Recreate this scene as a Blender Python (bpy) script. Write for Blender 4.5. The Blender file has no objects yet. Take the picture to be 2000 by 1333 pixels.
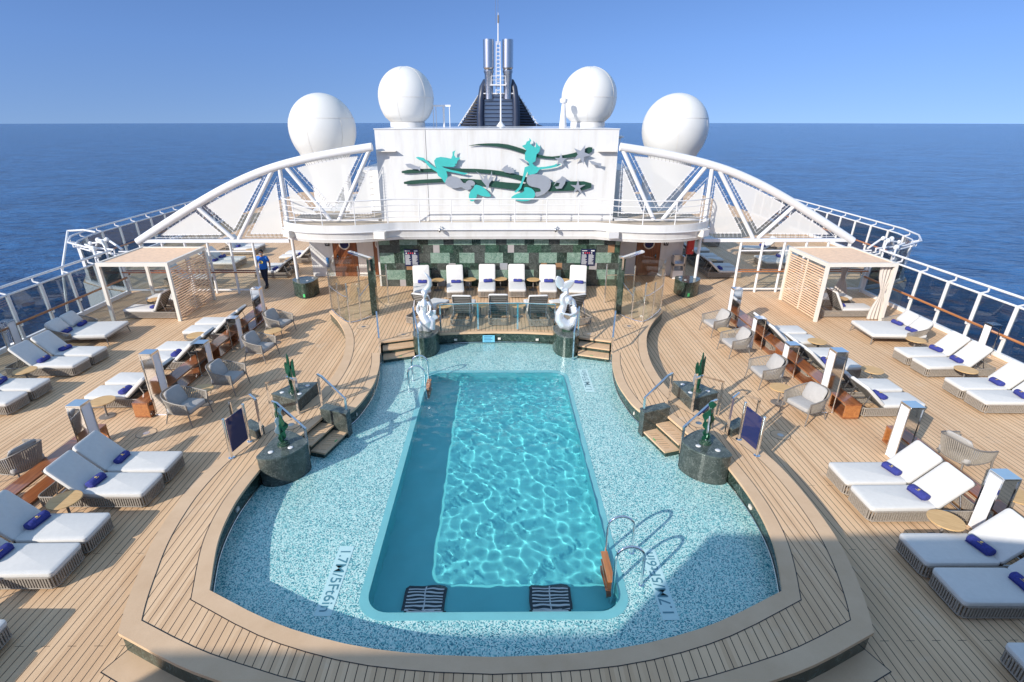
import bpy, math, random
from mathutils import Vector, Matrix, noise
from mathutils.geometry import delaunay_2d_cdt
random.seed(7)
R = math.radians
S = bpy.context.scene
C = S.collection

# ------------------------------------------------------------------ camera
cam = bpy.data.cameras.new('camera'); co = bpy.data.objects.new('camera', cam); C.objects.link(co)
S.camera = co
co.location = (0.10, 0.0, 7.2)
co.rotation_euler = (R(90 - 22.413), 0, R(-0.405))
cam.sensor_width = 36.0; cam.lens = 1045 / 2000 * 36; cam.shift_x = 0.009
cam.clip_start = 0.1; cam.clip_end = 60000
# ------------------------------------------------------------------ light
AZ, EL = R(47), R(26.5)
W = bpy.data.worlds.new('World'); S.world = W; W.use_nodes = True
nt = W.node_tree
sk = nt.nodes.new('ShaderNodeTexSky'); sk.sky_type = 'NISHITA'; sk.sun_disc = False
sk.sun_elevation = EL; sk.sun_rotation = math.pi + AZ
sk.altitude = 0; sk.air_density = 1.0; sk.dust_density = 0.3; sk.ozone_density = 4.0
tc = nt.nodes.new('ShaderNodeTexCoord'); va = nt.nodes.new('ShaderNodeVectorMath'); va.operation = 'ADD'
va.inputs[1].default_value = (0, 0, 0.20)
nt.links.new(tc.outputs['Generated'], va.inputs[0]); nt.links.new(va.outputs[0], sk.inputs[0])
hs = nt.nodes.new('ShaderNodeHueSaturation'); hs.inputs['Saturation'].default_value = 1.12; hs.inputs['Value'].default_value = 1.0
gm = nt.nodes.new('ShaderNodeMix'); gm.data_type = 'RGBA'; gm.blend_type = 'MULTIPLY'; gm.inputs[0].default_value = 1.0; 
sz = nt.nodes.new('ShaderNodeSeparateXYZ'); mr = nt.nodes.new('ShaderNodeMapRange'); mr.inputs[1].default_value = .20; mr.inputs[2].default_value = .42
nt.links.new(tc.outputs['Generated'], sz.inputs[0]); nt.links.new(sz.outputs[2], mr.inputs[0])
tn = nt.nodes.new('ShaderNodeMix'); tn.data_type = 'RGBA'; tn.inputs[6].default_value = (.98, .84, .92, 1); tn.inputs[7].default_value = (4.0, 2.55, 1.72, 1)  # overhead sky brightened and warmed on purpose, added fill for the shaded areas
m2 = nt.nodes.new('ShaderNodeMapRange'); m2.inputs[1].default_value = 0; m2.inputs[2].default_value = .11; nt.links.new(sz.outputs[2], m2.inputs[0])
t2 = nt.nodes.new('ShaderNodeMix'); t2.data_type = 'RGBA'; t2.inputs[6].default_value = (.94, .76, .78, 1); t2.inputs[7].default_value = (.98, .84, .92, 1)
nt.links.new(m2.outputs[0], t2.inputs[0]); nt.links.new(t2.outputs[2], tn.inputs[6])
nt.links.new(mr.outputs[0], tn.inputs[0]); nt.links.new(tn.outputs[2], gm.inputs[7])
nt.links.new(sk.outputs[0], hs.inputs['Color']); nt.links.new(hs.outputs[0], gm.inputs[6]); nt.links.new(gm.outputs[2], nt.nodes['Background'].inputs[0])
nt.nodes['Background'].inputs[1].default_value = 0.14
sun = bpy.data.lights.new('sun', 'SUN'); sun.energy = 3.9; sun.angle = R(0.5); sun.color = (1.0, 0.93, 0.82)
so = bpy.data.objects.new('sun', sun); C.objects.link(so)
SD = Vector((math.sin(AZ) * math.cos(EL), math.cos(AZ) * math.cos(EL), -math.sin(EL)))
so.rotation_euler = SD.to_track_quat('-Z', 'Y').to_euler(); so.location = (-30, -30, 40)
sun.cycles.is_caustics_light = True
S.view_settings.view_transform = 'Standard'; S.view_settings.look = 'None'
S.view_settings.gamma = 1.0; S.view_settings.exposure = 0.48
S.cycles.max_bounces = 10; S.cycles.transparent_max_bounces = 24; S.cycles.transmission_bounces = 8
S.cycles.sample_clamp_indirect = 6.0

# ------------------------------------------------------------------ materials
MT = {}
class NT:
    def __init__(s, name):
        m = bpy.data.materials.new(name); m.use_nodes = True; s.m = m; s.t = m.node_tree
        s.b = s.t.nodes['Principled BSDF']; s.out = s.t.nodes['Material Output']; MT[name] = m
    def n(s, k, **kw):
        x = s.t.nodes.new('ShaderNode' + k)
        for a, v in kw.items(): setattr(x, a, v)
        return x
    def l(s, a, b): s.t.links.new(a, b)
    def co(s, kind='Object'):
        return s.n('TexCoord').outputs[kind]
    def pos(s): return s.n('NewGeometry').outputs['Position']
    def noise(s, vec, scale, detail=4, rough=.55, dist=0):
        x = s.n('TexNoise'); s.l(vec, x.inputs['Vector']); x.inputs['Scale'].default_value = scale
        x.inputs['Detail'].default_value = detail; x.inputs['Roughness'].default_value = rough
        x.inputs['Distortion'].default_value = dist
        return x
    def ramp(s, fac, stops, interp='LINEAR'):
        x = s.n('ValToRGB'); s.l(fac, x.inputs[0]); e = x.color_ramp.elements; x.color_ramp.interpolation = interp
        while len(e) < len(stops): e.new(.5)
        for i, (p, c) in enumerate(stops):
            e[i].position = p; e[i].color = (*c, 1) if len(c) == 3 else c
        return x.outputs[0]
    def math(s, op, a, b=None, c=None):
        x = s.n('Math', operation=op)
        for i, v in enumerate((a, b, c)):
            if v is None: continue
            if isinstance(v, (int, float)): x.inputs[i].default_value = v
            else: s.l(v, x.inputs[i])
        return x.outputs[0]
    def mix(s, f, a, b, bt='MIX'):
        x = s.n('Mix', data_type='RGBA', blend_type=bt)
        for i, v in ((0, f), (6, a), (7, b)):
            if isinstance(v, (int, float)): x.inputs[i].default_value = v
            elif isinstance(v, tuple): x.inputs[i].default_value = (*v, 1)
            else: s.l(v, x.inputs[i])
        return x.outputs[2]
    def bump(s, h, strength=.3, dist=.01):
        x = s.n('Bump'); x.inputs['Strength'].default_value = strength; x.inputs['Distance'].default_value = dist
        s.l(h, x.inputs['Height']); s.l(x.outputs[0], s.b.inputs['Normal']); return x.outputs[0]
    def set(s, col=None, rough=None, metal=None):
        if col is not None:
            if isinstance(col, tuple): s.b.inputs['Base Color'].default_value = (*col, 1)
            else: s.l(col, s.b.inputs['Base Color'])
        if rough is not None:
            if isinstance(rough, (int, float)): s.b.inputs['Roughness'].default_value = rough
            else: s.l(rough, s.b.inputs['Roughness'])
        if metal is not None: s.b.inputs['Metallic'].default_value = metal
        return s

def plain(name, col, rough=.5, metal=0, var=.08, scale=3.0, grain=None):
    m = NT(name); p = m.co()
    n = m.noise(p, scale, 5)
    a = tuple(c * (1 - var) for c in col); b = tuple(min(1, c * (1 + var)) for c in col)
    m.set(m.ramp(n.outputs[0], [(.3, a), (.7, b)]), rough, metal)
    if grain: m.bump(m.noise(p, grain, 2).outputs[0], .35, .004)
    return m.m

def m_white():
    m = NT('white paint'); p = m.pos()
    st = m.n('Mapping'); st.inputs['Scale'].default_value = (1.6, 1.6, .25); m.l(p, st.inputs[0])
    n = m.noise(st.outputs[0], 1.4, 6, .65); c = m.ramp(n.outputs[0], [(.28, (.58, .57, .55)), (.5, (.67, .67, .665)), (.8, (.70, .70, .70))])
    s2 = m.n('Mapping'); s2.inputs['Scale'].default_value = (7, 7, .5); m.l(p, s2.inputs[0]); n2 = m.noise(s2.outputs[0], 1.1, 5, .7)
    c = m.mix(m.ramp(n2.outputs[0], [(.64, (0,) * 3), (.80, (.5,) * 3)]), c, (.50, .42, .32))
    m.set(c, .38); m.bump(m.noise(p, 1.2, 2).outputs[0], .12, .02)
m_white()
plain('white gloss', (.72, .72, .73), .16, 0, .02)
plain('radome shell', (.68, .68, .66), .32, 0, .03, .8)
plain('mattress fabric', (.64, .63, .615), .9, 0, .03, 14, 320)
plain('cushion fabric', (.40, .385, .375), .92, 0, .05, 14, 300)
plain('rope weave', (.29, .255, .22), .85, 0, .22, 30)
plain('dark weave', (.105, .098, .088), .85, 0, .2, 30)
plain('taupe frame', (.20, .18, .165), .5, 0, .06)
plain('chair rope', (.34, .305, .265), .85, 0, .18, 30)
plain('towel', (.035, .045, .235), .95, 0, .25, 40, 260)
plain('gold thread', (.62, .45, .13), .5)
plain('dark base', (.07, .068, .066), .45)
plain('cream paint', (.70, .66, .60), .45, 0, .03)
plain('slat wood', (.78, .55, .38), .6, 0, .12, 9)
plain('curtain', (.55, .50, .46), .95, 0, .06, 20)
plain('navy board', (.012, .018, .06), .25)
plain('board print', (.65, .66, .68), .6)
plain('print red', (.6, .05, .06), .6)
plain('black plastic', (.012, .012, .013), .4)
plain('red paint', (.48, .02, .02), .35)
plain('blue paint', (.03, .22, .62), .4)
plain('green sign', (.06, .45, .14), .5)
plain('cyan sign', (.16, .50, .72), .45)
plain('navy funnel', (.022, .034, .07), .4, 0, .1)
plain('beige deck', (.48, .40, .31), .8, 0, .1)
plain('grey interior', (.34, .32, .32), .7)
plain('teal art', (.05, .44, .42), .45, 0, .06)
plain('green art', (.012, .06, .04), .5, 0, .2)
plain('sculpture green', (.012, .085, .05), .28, .3, .35, 8)
plain('skin', (.36, .19, .12), .6)
plain('shirt', (.02, .16, .62), .85, 0, .1, 20)
plain('shirt print', (.78, .56, .03), .8)
plain('jeans', (.012, .02, .045), .85)
plain('hair', (.008, .007, .007), .7)
plain('mask', (.8, .8, .8), .8)
plain('lamp panel', (.80, .79, .82), .35, 0, .01)
plain('grille dark', (.012, .03, .045), .5)
plain('tread grip', (.16, .12, .09), .8)
for nme, col, ro in (('chrome', (.82, .83, .85), .07), ('steel', (.55, .55, .56), .28), ('art mirror', (.52, .55, .60), .3)):
    plain(nme, col, ro, 1.0 if nme != 'art mirror' else .55, .04, 5)
def m_silver():
    m = NT('silver paint'); m.set((.74, .77, .82), .36, .55); m.b.inputs['Coat Weight'].default_value = .5
m_silver()

def m_planks(name, axis='x', base=((.57, .365, .212), (.74, .51, .318)), joints=True, width=.13):
    m = NT(name); p = m.pos(); sp = m.n('SeparateXYZ'); m.l(p, sp.inputs[0])
    a, b = (sp.outputs[0], sp.outputs[1]) if axis == 'x' else (sp.outputs[1], sp.outputs[0])
    u = m.math('DIVIDE', a, width); f = m.math('FRACT', m.math('ADD', u, 500.5)); idx = m.math('FLOOR', m.math('ADD', u, 500.5))
    seam = m.math('LESS_THAN', m.math('ABSOLUTE', m.math('SUBTRACT', f, .5)), .046)
    if joints:
        par = m.math('MODULO', idx, 3.0)
        v = m.math('DIVIDE', m.math('ADD', b, m.math('MULTIPLY', par, 1.84)), 5.52)
        fj = m.math('FRACT', m.math('ADD', v, 99.81))
        jn = m.math('LESS_THAN', m.math('ABSOLUTE', m.math('SUBTRACT', fj, .5)), .0007)
        seam = m.math('MAXIMUM', seam, jn)
    wn = m.n('TexWhiteNoise', noise_dimensions='1D'); m.l(idx, wn.inputs['W'])
    mp = m.n('Mapping'); mp.inputs['Scale'].default_value = (14, 1.1, 1) if axis == 'x' else (1.1, 14, 1); m.l(p, mp.inputs[0])
    gr = m.noise(mp.outputs[0], 3.0, 6, .65)
    st = m.noise(p, .55, 5, .6)
    k = m.math('ADD', m.math('MULTIPLY', wn.outputs[0], .32), m.math('ADD', m.math('MULTIPLY', gr.outputs[0], .4), m.math('MULTIPLY', st.outputs[0], .55)))
    c = m.ramp(k, [(.35, base[0]), (.85, base[1])])
    st2 = m.noise(p, 1.7, 7, .7, .4)
    c = m.mix(m.ramp(st2.outputs[0], [(.56, (0, 0, 0)), (.72, (.35, .35, .35))]), c, (.72, .58, .44))
    c = m.mix(seam, c, (.022, .018, .018))
    m.set(c, m.ramp(gr.outputs[0], [(.3, (.5,) * 3), (.7, (.72,) * 3)]))
    m.b.inputs['Specular IOR Level'].default_value = .3
m_planks('deck planks'); m_planks('platform planks', joints=False)
m_planks('tread planks', 'y', joints=False, width=.09)
def m_border():
    m = NT('border wood'); p = m.pos()
    n = m.noise(p, 1.3, 6, .65); n2 = m.noise(p, 60, 3)
    k = m.math('ADD', m.math('MULTIPLY', n.outputs[0], .8), m.math('MULTIPLY', n2.outputs[0], .2))
    m.set(m.ramp(k, [(.3, (.56, .38, .235)), (.7, (.68, .485, .32))]), .6)
    m.b.inputs['Specular IOR Level'].default_value = .3
m_border()
def m_teak(name, c0, c1, rough, coat=0, axis=1, sc=1.0):
    m = NT(name); p = m.pos(); mp = m.n('Mapping')
    s = [14, 14, 14]; s[axis] = .8; mp.inputs['Scale'].default_value = s; m.l(p, mp.inputs[0])
    g = m.noise(mp.outputs[0], 1.5 * sc, 7, .65, .6); m.set(m.ramp(g.outputs[0], [(.3, c0), (.68, c1)]), rough)
    m.b.inputs['Coat Weight'].default_value = coat; m.b.inputs['Coat Roughness'].default_value = .08
m_teak('varnished teak', (.16, .045, .018), (.40, .145, .05), .3, .8)
m_teak('door teak', (.10, .028, .010), (.30, .10, .03), .4, .5, 2)
m_teak('orange teak', (.30, .10, .03), (.50, .20, .06), .35, .6)
def m_top():
    m = NT('table teak'); p = m.co(); sp = m.n('SeparateXYZ'); m.l(p, sp.inputs[0])
    f = m.math('FRACT', m.math('ADD', m.math('DIVIDE', sp.outputs[0], .062), 50.5))
    seam = m.math('LESS_THAN', m.math('ABSOLUTE', m.math('SUBTRACT', f, .5)), .07)
    ring = m.math('GREATER_THAN', m.n('VectorMath', operation='LENGTH').outputs[1], 5)
    ln = m.n('VectorMath', operation='LENGTH'); m.l(p, ln.inputs[0])
    inn = m.math('LESS_THAN', ln.outputs[1], .235)
    mp = m.n('Mapping'); mp.inputs['Scale'].default_value = (22, 2, 2); m.l(p, mp.inputs[0])
    g = m.noise(mp.outputs[0], 2, 5)
    c = m.ramp(g.outputs[0], [(.3, (.50, .30, .125)), (.7, (.66, .44, .21))])
    m.set(m.mix(m.math('MULTIPLY', seam, inn), c, (.16, .09, .04)), .5)
m_top()
def m_marble(name, c0, c1, vein, rough=.14, sc=2.2, amt=.55):
    m = NT(name); p = m.pos()
    n = m.noise(p, sc, 8, .68, 1.2)
    c = m.ramp(n.outputs[0], [(.3, c0), (.68, c1)])
    w = m.noise(p, sc * .9, 6, .6, 2.6)
    v = m.ramp(w.outputs[0], [(.485, (0,) * 3), (.5, (amt,) * 3), (.512, (0,) * 3)])
    w2 = m.noise(p, sc * 2.6, 8, .75, 1.0)
    v2 = m.ramp(w2.outputs[0], [(.60, (0,) * 3), (.74, (amt * .6,) * 3)])
    c = m.mix(v2, m.mix(v, c, vein), vein)
    m.set(c, rough)
m_marble('dark marble', (.008, .016, .013), (.040, .070, .055), (.24, .30, .27))
m_marble('mid marble', (.008, .028, .018), (.045, .095, .066), (.20, .30, .24), .16, 5)
m_marble('light marble', (.07, .15, .11), (.24, .34, .28), (.55, .62, .57), .2, 5.0, .7)
m_marble('grey marble', (.022, .028, .026), (.075, .088, .080), (.26, .28, .27), .2, 3.0)
m_marble('top marble', (.030, .040, .037), (.11, .135, .125), (.34, .38, .36), .12, 3.0)

def m_mosaic():
    m = NT('mosaic'); p = m.pos()
    sn = m.n('VectorMath', operation='SNAP'); m.l(p, sn.inputs[0]); sn.inputs[1].default_value = (.017, .017, 10)
    wn = m.n('TexWhiteNoise', noise_dimensions='3D'); m.l(sn.outputs[0], wn.inputs['Vector'])
    lg = m.noise(p, .5, 3); k = m.math('ADD', wn.outputs[0], m.math('MULTIPLY', m.math('SUBTRACT', lg.outputs[0], .5), .14))
    c = m.ramp(k, [(0, (.03, .17, .22)), (.12, (.10, .34, .38)), (.26, (.25, .54, .54)), (.44, (.46, .69, .66)), (.62, (.64, .78, .73)), (.80, (.78, .84, .78))], 'CONSTANT')
    m.set(c, .28)
m_mosaic()
plain('pool paint', (.14, .62, .67), .5, 0, .05, 1.5)
plain('coping teal', (.22, .52, .55), .35, 0, .05, 3)
def thin(name, tint, refl=1.0, bump=None, rough=.02):
    m = NT(name); t = m.t; t.nodes.remove(m.b)
    tr = m.n('BsdfTransparent'); tr.inputs[0].default_value = (*tint, 1)
    gl = m.n('BsdfGlossy'); gl.inputs['Roughness'].default_value = rough
    ge = m.n('NewGeometry'); dt = m.n('VectorMath', operation='DOT_PRODUCT'); m.l(ge.outputs['Incoming'], dt.inputs[0])
    mx = m.n('MixShader')
    if bump:
        p = m.pos(); mp = m.n('Mapping'); mp.inputs['Scale'].default_value = (1, 1.0, 1); m.l(p, mp.inputs[0])
        n1 = m.noise(mp.outputs[0], 3.2, 5, .6, .5)
        b = m.n('Bump'); b.inputs['Strength'].default_value = bump; b.inputs['Distance'].default_value = .05
        m.l(n1.outputs[0], b.inputs['Height']); m.l(b.outputs[0], gl.inputs['Normal']); m.l(b.outputs[0], dt.inputs[1])
    else: m.l(ge.outputs['Normal'], dt.inputs[1])
    f0 = .04 if bump is None else .021
    sch = m.math('ADD', f0, m.math('MULTIPLY', 1 - f0, m.math('POWER', m.math('SUBTRACT', 1.0, m.math('MINIMUM', 1.0, m.math('ABSOLUTE', dt.outputs['Value']))), 5.0)))
    m.l(m.math('MINIMUM', m.math('MULTIPLY', sch, refl), 1.0), mx.inputs[0]); m.l(tr.outputs[0], mx.inputs[1]); m.l(gl.outputs[0], mx.inputs[2])
    m.l(mx.outputs[0], m.out.inputs[0]); return m.m
thin('smoked glass', (.55, .60, .62), 1.6)
thin('clear glass', (.935, .96, .955), 1.3)
thin('bronze glass', (.95, .95, .93), 1.2)
thin('water film', (.90, .975, .985), .8, .35, .03)
def m_water():
    m = NT('pool water'); m.t.nodes.remove(m.b)
    g = m.n('BsdfGlass'); g.inputs['IOR'].default_value = 1.33; g.inputs['Roughness'].default_value = 0
    g.inputs['Color'].default_value = (.97, 1, 1, 1); m.l(g.outputs[0], m.out.inputs[0])
m_water()
def m_panel():
    m = NT('navy glass'); m.set((.018, .028, .11), .06); m.b.inputs['Specular IOR Level'].default_value = .7
m_panel()
def m_sail():
    m = NT('sail mesh'); t = m.t; t.nodes.remove(m.b)
    d = m.n('BsdfDiffuse'); d.inputs[0].default_value = (.80, .79, .76, 1)
    tl = m.n('BsdfTranslucent'); tl.inputs[0].default_value = (.75, .74, .70, 1)
    tr = m.n('BsdfTransparent'); a = m.n('MixShader'); a.inputs[0].default_value = .25
    b = m.n('MixShader'); b.inputs[0].default_value = .11
    m.l(d.outputs[0], a.inputs[1]); m.l(tl.outputs[0], a.inputs[2]); m.l(a.outputs[0], b.inputs[1]); m.l(tr.outputs[0], b.inputs[2])
    m.l(b.outputs[0], m.out.inputs[0])
m_sail()
def m_sea():
    m = NT('sea water'); p = m.pos()
    mp = m.n('Mapping'); mp.inputs['Scale'].default_value = (.55, 1.0, 1); mp.inputs['Rotation'].default_value = (0, 0, R(12)); m.l(p, mp.inputs[0])
    a = m.noise(mp.outputs[0], .17, 4, .6, .3); b = m.noise(mp.outputs[0], .02, 4, .6); d = m.noise(mp.outputs[0], .6, 3, .6)
    h = m.math('ADD', m.math('ADD', m.math('MULTIPLY', a.outputs[0], 1.0), m.math('MULTIPLY', b.outputs[0], 1.5)), m.math('MULTIPLY', d.outputs[0], .30))
    m.bump(h, 1.0, 4.0)
    k = m.math('ADD', m.math('MULTIPLY', a.outputs[0], .65), m.math('MULTIPLY', b.outputs[0], .35))
    c = m.ramp(k, [(.38, (.003, .026, .095)), (.60, (.022, .115, .30))])  # light and dark of the wave slopes also painted into the base colour
    m.set(c, .12); m.b.inputs['IOR'].default_value = 1.33
m_sea()

# ------------------------------------------------------------------ mesh builder
class MB:
    def __init__(s): s.v = []; s.f = []
    def add(s, v, f, M=None):
        o = len(s.v); s.v += [tuple(M @ Vector(p)) if M else tuple(p) for p in v]; s.f += [tuple(i + o for i in q) for q in f]; return s
    def box(s, x0, x1, y0, y1, z0, z1, M=None, bev=0):
        if bev:
            o = [(x0 + bev, y0), (x1 - bev, y0), (x1, y0 + bev), (x1, y1 - bev), (x1 - bev, y1), (x0 + bev, y1), (x0, y1 - bev), (x0, y0 + bev)]
            return s.prism(o, z0, z1, M)
        v = [(x0, y0, z0), (x1, y0, z0), (x1, y1, z0), (x0, y1, z0), (x0, y0, z1), (x1, y0, z1), (x1, y1, z1), (x0, y1, z1)]
        return s.add(v, [(0, 3, 2, 1), (4, 5, 6, 7), (0, 1, 5, 4), (1, 2, 6, 5), (2, 3, 7, 6), (3, 0, 4, 7)], M)
    def prism(s, poly, z0, z1, M=None):
        n = len(poly); v = [(x, y, z0) for x, y in poly] + [(x, y, z1) for x, y in poly]
        return s.add(v, [tuple(range(n - 1, -1, -1)), tuple(range(n, 2 * n))] + [(i, (i + 1) % n, n + (i + 1) % n, n + i) for i in range(n)], M)
    def loft(s, rings, close=True, cap=True, M=None):
        n = len(rings[0]); v = [p for r in rings for p in r]; f = []
        for k in range(len(rings) - 1):
            for i in range(n if close else n - 1):
                j = (i + 1) % n; f.append((k * n + i, k * n + j, (k + 1) * n + j, (k + 1) * n + i))
        if cap: f += [tuple(range(n - 1, -1, -1)), tuple((len(rings) - 1) * n + i for i in range(n))]
        return s.add(v, f, M)
    def bar(s, a, b, w, h=None, M=None, up=(0, 0, 1)):
        a = Vector(a); b = Vector(b); h = h or w; d = (b - a).normalized(); u = Vector(up)
        if abs(d.dot(u)) > .98: u = Vector((0, 1, 0))
        x = d.cross(u).normalized(); y = x.cross(d)
        q = [(-w / 2, -h / 2), (w / 2, -h / 2), (w / 2, h / 2), (-w / 2, h / 2)]
        return s.loft([[p + x * i + y * j for i, j in q] for p in (a, b)], M=M)
    def tube(s, pts, r, n=8, M=None, cap=True):
        pts = [Vector(p) for p in pts]; rs = r if isinstance(r, (list, tuple)) else [r] * len(pts); rings = []; x = None
        for i, p in enumerate(pts):
            d = (pts[min(i + 1, len(pts) - 1)] - pts[max(i - 1, 0)]).normalized()
            if x is None:
                u = Vector((0, 0, 1)) if abs(d.z) < .9 else Vector((0, 1, 0)); x = d.cross(u).normalized()
            else: x = (x - d * x.dot(d)).normalized()
            y = x.cross(d)
            rings.append([p + (x * math.cos(t) + y * math.sin(t)) * rs[i] for t in [2 * math.pi * k / n for k in range(n)]])
        return s.loft(rings, True, cap, M)
    def lathe(s, prof, n=24, M=None):
        rings = [[(r * math.cos(2 * math.pi * k / n), r * math.sin(2 * math.pi * k / n), z) for k in range(n)] for r, z in prof]
        return s.loft(rings, True, True, M)
    def ell(s, c, r, n=12, m=8, M=None, rot=None):
        rings = []
        for i in range(m + 1):
            t = -math.pi / 2 + math.pi * i / m; k = max(math.cos(t), .02)
            ring = [Vector((r[0] * k * math.cos(2 * math.pi * j / n), r[1] * k * math.sin(2 * math.pi * j / n), r[2] * math.sin(t))) for j in range(n)]
            if rot: ring = [rot @ q for q in ring]
            rings.append([Vector(c) + q for q in ring])
        return s.loft(rings, M=M)
    def pad(s, w, l, h, rc=.06, re=.025, M=None, puff=0):
        # rounded slab centred on origin, bottom at z=0
        def outline(ins):
            o = []; a, b = w / 2 - ins, l / 2 - ins; r = max(rc - ins, .008)
            for cx, cy, t0 in ((a - r, b - r, 0), (-a + r, b - r, 90), (-a + r, -b + r, 180), (a - r, -b + r, 270)):
                for k in range(5):
                    t = R(t0 + 22.5 * k); o.append((cx + r * math.cos(t), cy + r * math.sin(t)))
            return o
        st = [(re, 0), (re * .3, re * .3), (0, re), (0, h - re), (re * .3, h - re * .3), (re, h), (re * 3.2, h + puff)]
        return s.loft([[(x, y, z) for x, y in outline(i)] for i, z in st], M=M)
    def build(s, name, mat, parent=None, smooth=False, mods=None):
        me = bpy.data.meshes.new(name); me.from_pydata(s.v, [], s.f); me.validate()
        me.materials.append(MT[mat]); o = bpy.data.objects.new(name, me); C.objects.link(o)
        if parent: o.parent = parent
        if smooth:
            for p in me.polygons: p.use_smooth = True
            if smooth is not True:
                me.set_sharp_from_angle(angle=R(smooth))
        return o
def T(x, y, z): return Matrix.Translation((x, y, z))
def RZ(a): return Matrix.Rotation(R(a), 4, 'Z')
def RX(a): return Matrix.Rotation(R(a), 4, 'X')
def RY(a): return Matrix.Rotation(R(a), 4, 'Y')
def tag(o, label, cat, group=None):
    o['label'] = label; o['category'] = cat
    if group: o['group'] = group
    return o
def struct(o, kind='structure'): o['kind'] = kind; return o
def thing(name, label, cat, loc=(0, 0, 0), rz=0, group=None):
    o = bpy.data.objects.new(name, None); C.objects.link(o); o.location = loc; o.rotation_euler = (0, 0, R(rz))
    o.empty_display_size = .2
    return tag(o, label, cat, group)
KIDS = {}
def kids(o):
    return [c for c in C.objects if c.parent == o]
def tree_of(o): return (o, [tree_of(c) for c in kids(o)])
def dup(t, label, loc, rz=0, scale=None, group=None):
    src, ch = t
    r = src.copy(); C.objects.link(r); r.location = loc; r.rotation_euler = (0, 0, R(rz)); r['label'] = label
    if scale: r.scale = scale
    if group: r['group'] = group
    def rec(par, lst):
        for s2, c2 in lst:
            d = s2.copy(); C.objects.link(d); d.parent = par; rec(d, c2)
    rec(r, ch); return r
def place(protos, key, label, loc, rz=0, group=None, scale=None):
    """first use moves the prototype itself, later uses copy it"""
    t, used = protos[key]
    if not used:
        protos[key] = (t, True); o = t[0]; o.location = loc; o.rotation_euler = (0, 0, R(rz)); o['label'] = label
        if group: o['group'] = group
        if scale: o.scale = scale
        return o
    return dup(t, label, loc, rz, scale, group)

def inside(p, poly):
    x, y = p; c = False; n = len(poly)
    for i in range(n):
        x1, y1 = poly[i]; x2, y2 = poly[(i + 1) % n]
        if (y1 > y) != (y2 > y) and x < (x2 - x1) * (y - y1) / (y2 - y1) + x1: c = not c
    return c
def region(outer, holes, z):
    vs = []; es = []
    for poly in [outer] + holes:
        o = len(vs); vs += [Vector(p) for p in poly]; es += [(o + i, o + (i + 1) % len(poly)) for i in range(len(poly))]
    v, e, f, *_ = delaunay_2d_cdt(vs, es, [], 0, 1e-6)
    out = []
    for t in f:
        c = sum((v[i] for i in t), Vector((0, 0))) / len(t)
        if inside(c, outer) and not any(inside(c, h) for h in holes):
            a = v[t[0]]; b = v[t[1]]; d = v[t[2]]
            out.append(tuple(t) if (b - a).cross(d - a) > 0 else tuple(reversed(t)))
    return [(p.x, p.y, z) for p in v], out
def offset(poly, d, closed=True):
    n = len(poly); out = []
    for i in range(n):
        p = Vector(poly[i]); a = Vector(poly[(i - 1) % n]) if closed or i else None; b = Vector(poly[(i + 1) % n]) if closed or i < n - 1 else None
        ds = [q.normalized() for q in ((p - a) if a is not None else None, (b - p) if b is not None else None) if q is not None and q.length > 1e-6]
        ns = [Vector((q.y, -q.x)) for q in ds]; m = sum(ns, Vector((0, 0))); m.normalize()
        k = max(m.dot(ns[0]), .45); out.append(tuple(p + m * d / k))
    return out
def smooth_path(pts, closed=False, it=1):
    for _ in range(it):
        o = []; n = len(pts)
        for i in range(n if closed else n - 1):
            a, b = Vector(pts[i]), Vector(pts[(i + 1) % n]); o += [tuple(a * .75 + b * .25), tuple(a * .25 + b * .75)]
        pts = o if closed else [pts[0]] + o + [pts[-1]]
    return pts
def wall(mb, path, z0, z1, closed=False, t=0):
    n = len(path); v = [(x, y, z0) for x, y in path] + [(x, y, z1) for x, y in path]
    return mb.add(v, [(i, (i + 1) % n, n + (i + 1) % n, n + i) for i in range(n if closed else n - 1)])
def ribbon(mb, a, b, z, closed=False):
    n = len(a); v = [(x, y, z) for x, y in a] + [(x, y, z) for x, y in b]
    return mb.add(v, [(i, n + i, n + (i + 1) % n, (i + 1) % n) for i in range(n if closed else n - 1)])
def mir(pts): return [(-x, y) for x, y in reversed(pts)]
def mir2(pts):
    return [(-x * (1 - .016 * (1 if y < 6.5 else max(0, (8.5 - y) / 2))) if y < 8.5 else -x, y + (.07 * min(1, x / 4.5) * (1 if y < 7 else (8.5 - y) / 1.5) if y < 8.5 else 0)) for x, y in reversed(pts)]

ZP, ZM, ZW = .38, -.05, -.018
# ------------------------------------------------------------------ sea
mb = MB(); N = 96
rr = [0, 30, 60, 120, 250, 500, 1000, 2500, 6000, 14000]
rings = [[(r * math.cos(2 * math.pi * k / N), r * math.sin(2 * math.pi * k / N), -50) for k in range(N)] for r in [.1] + rr[1:]]
mb.loft(rings, cap=False)
struct(mb.build('sea', 'sea water'))

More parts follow.
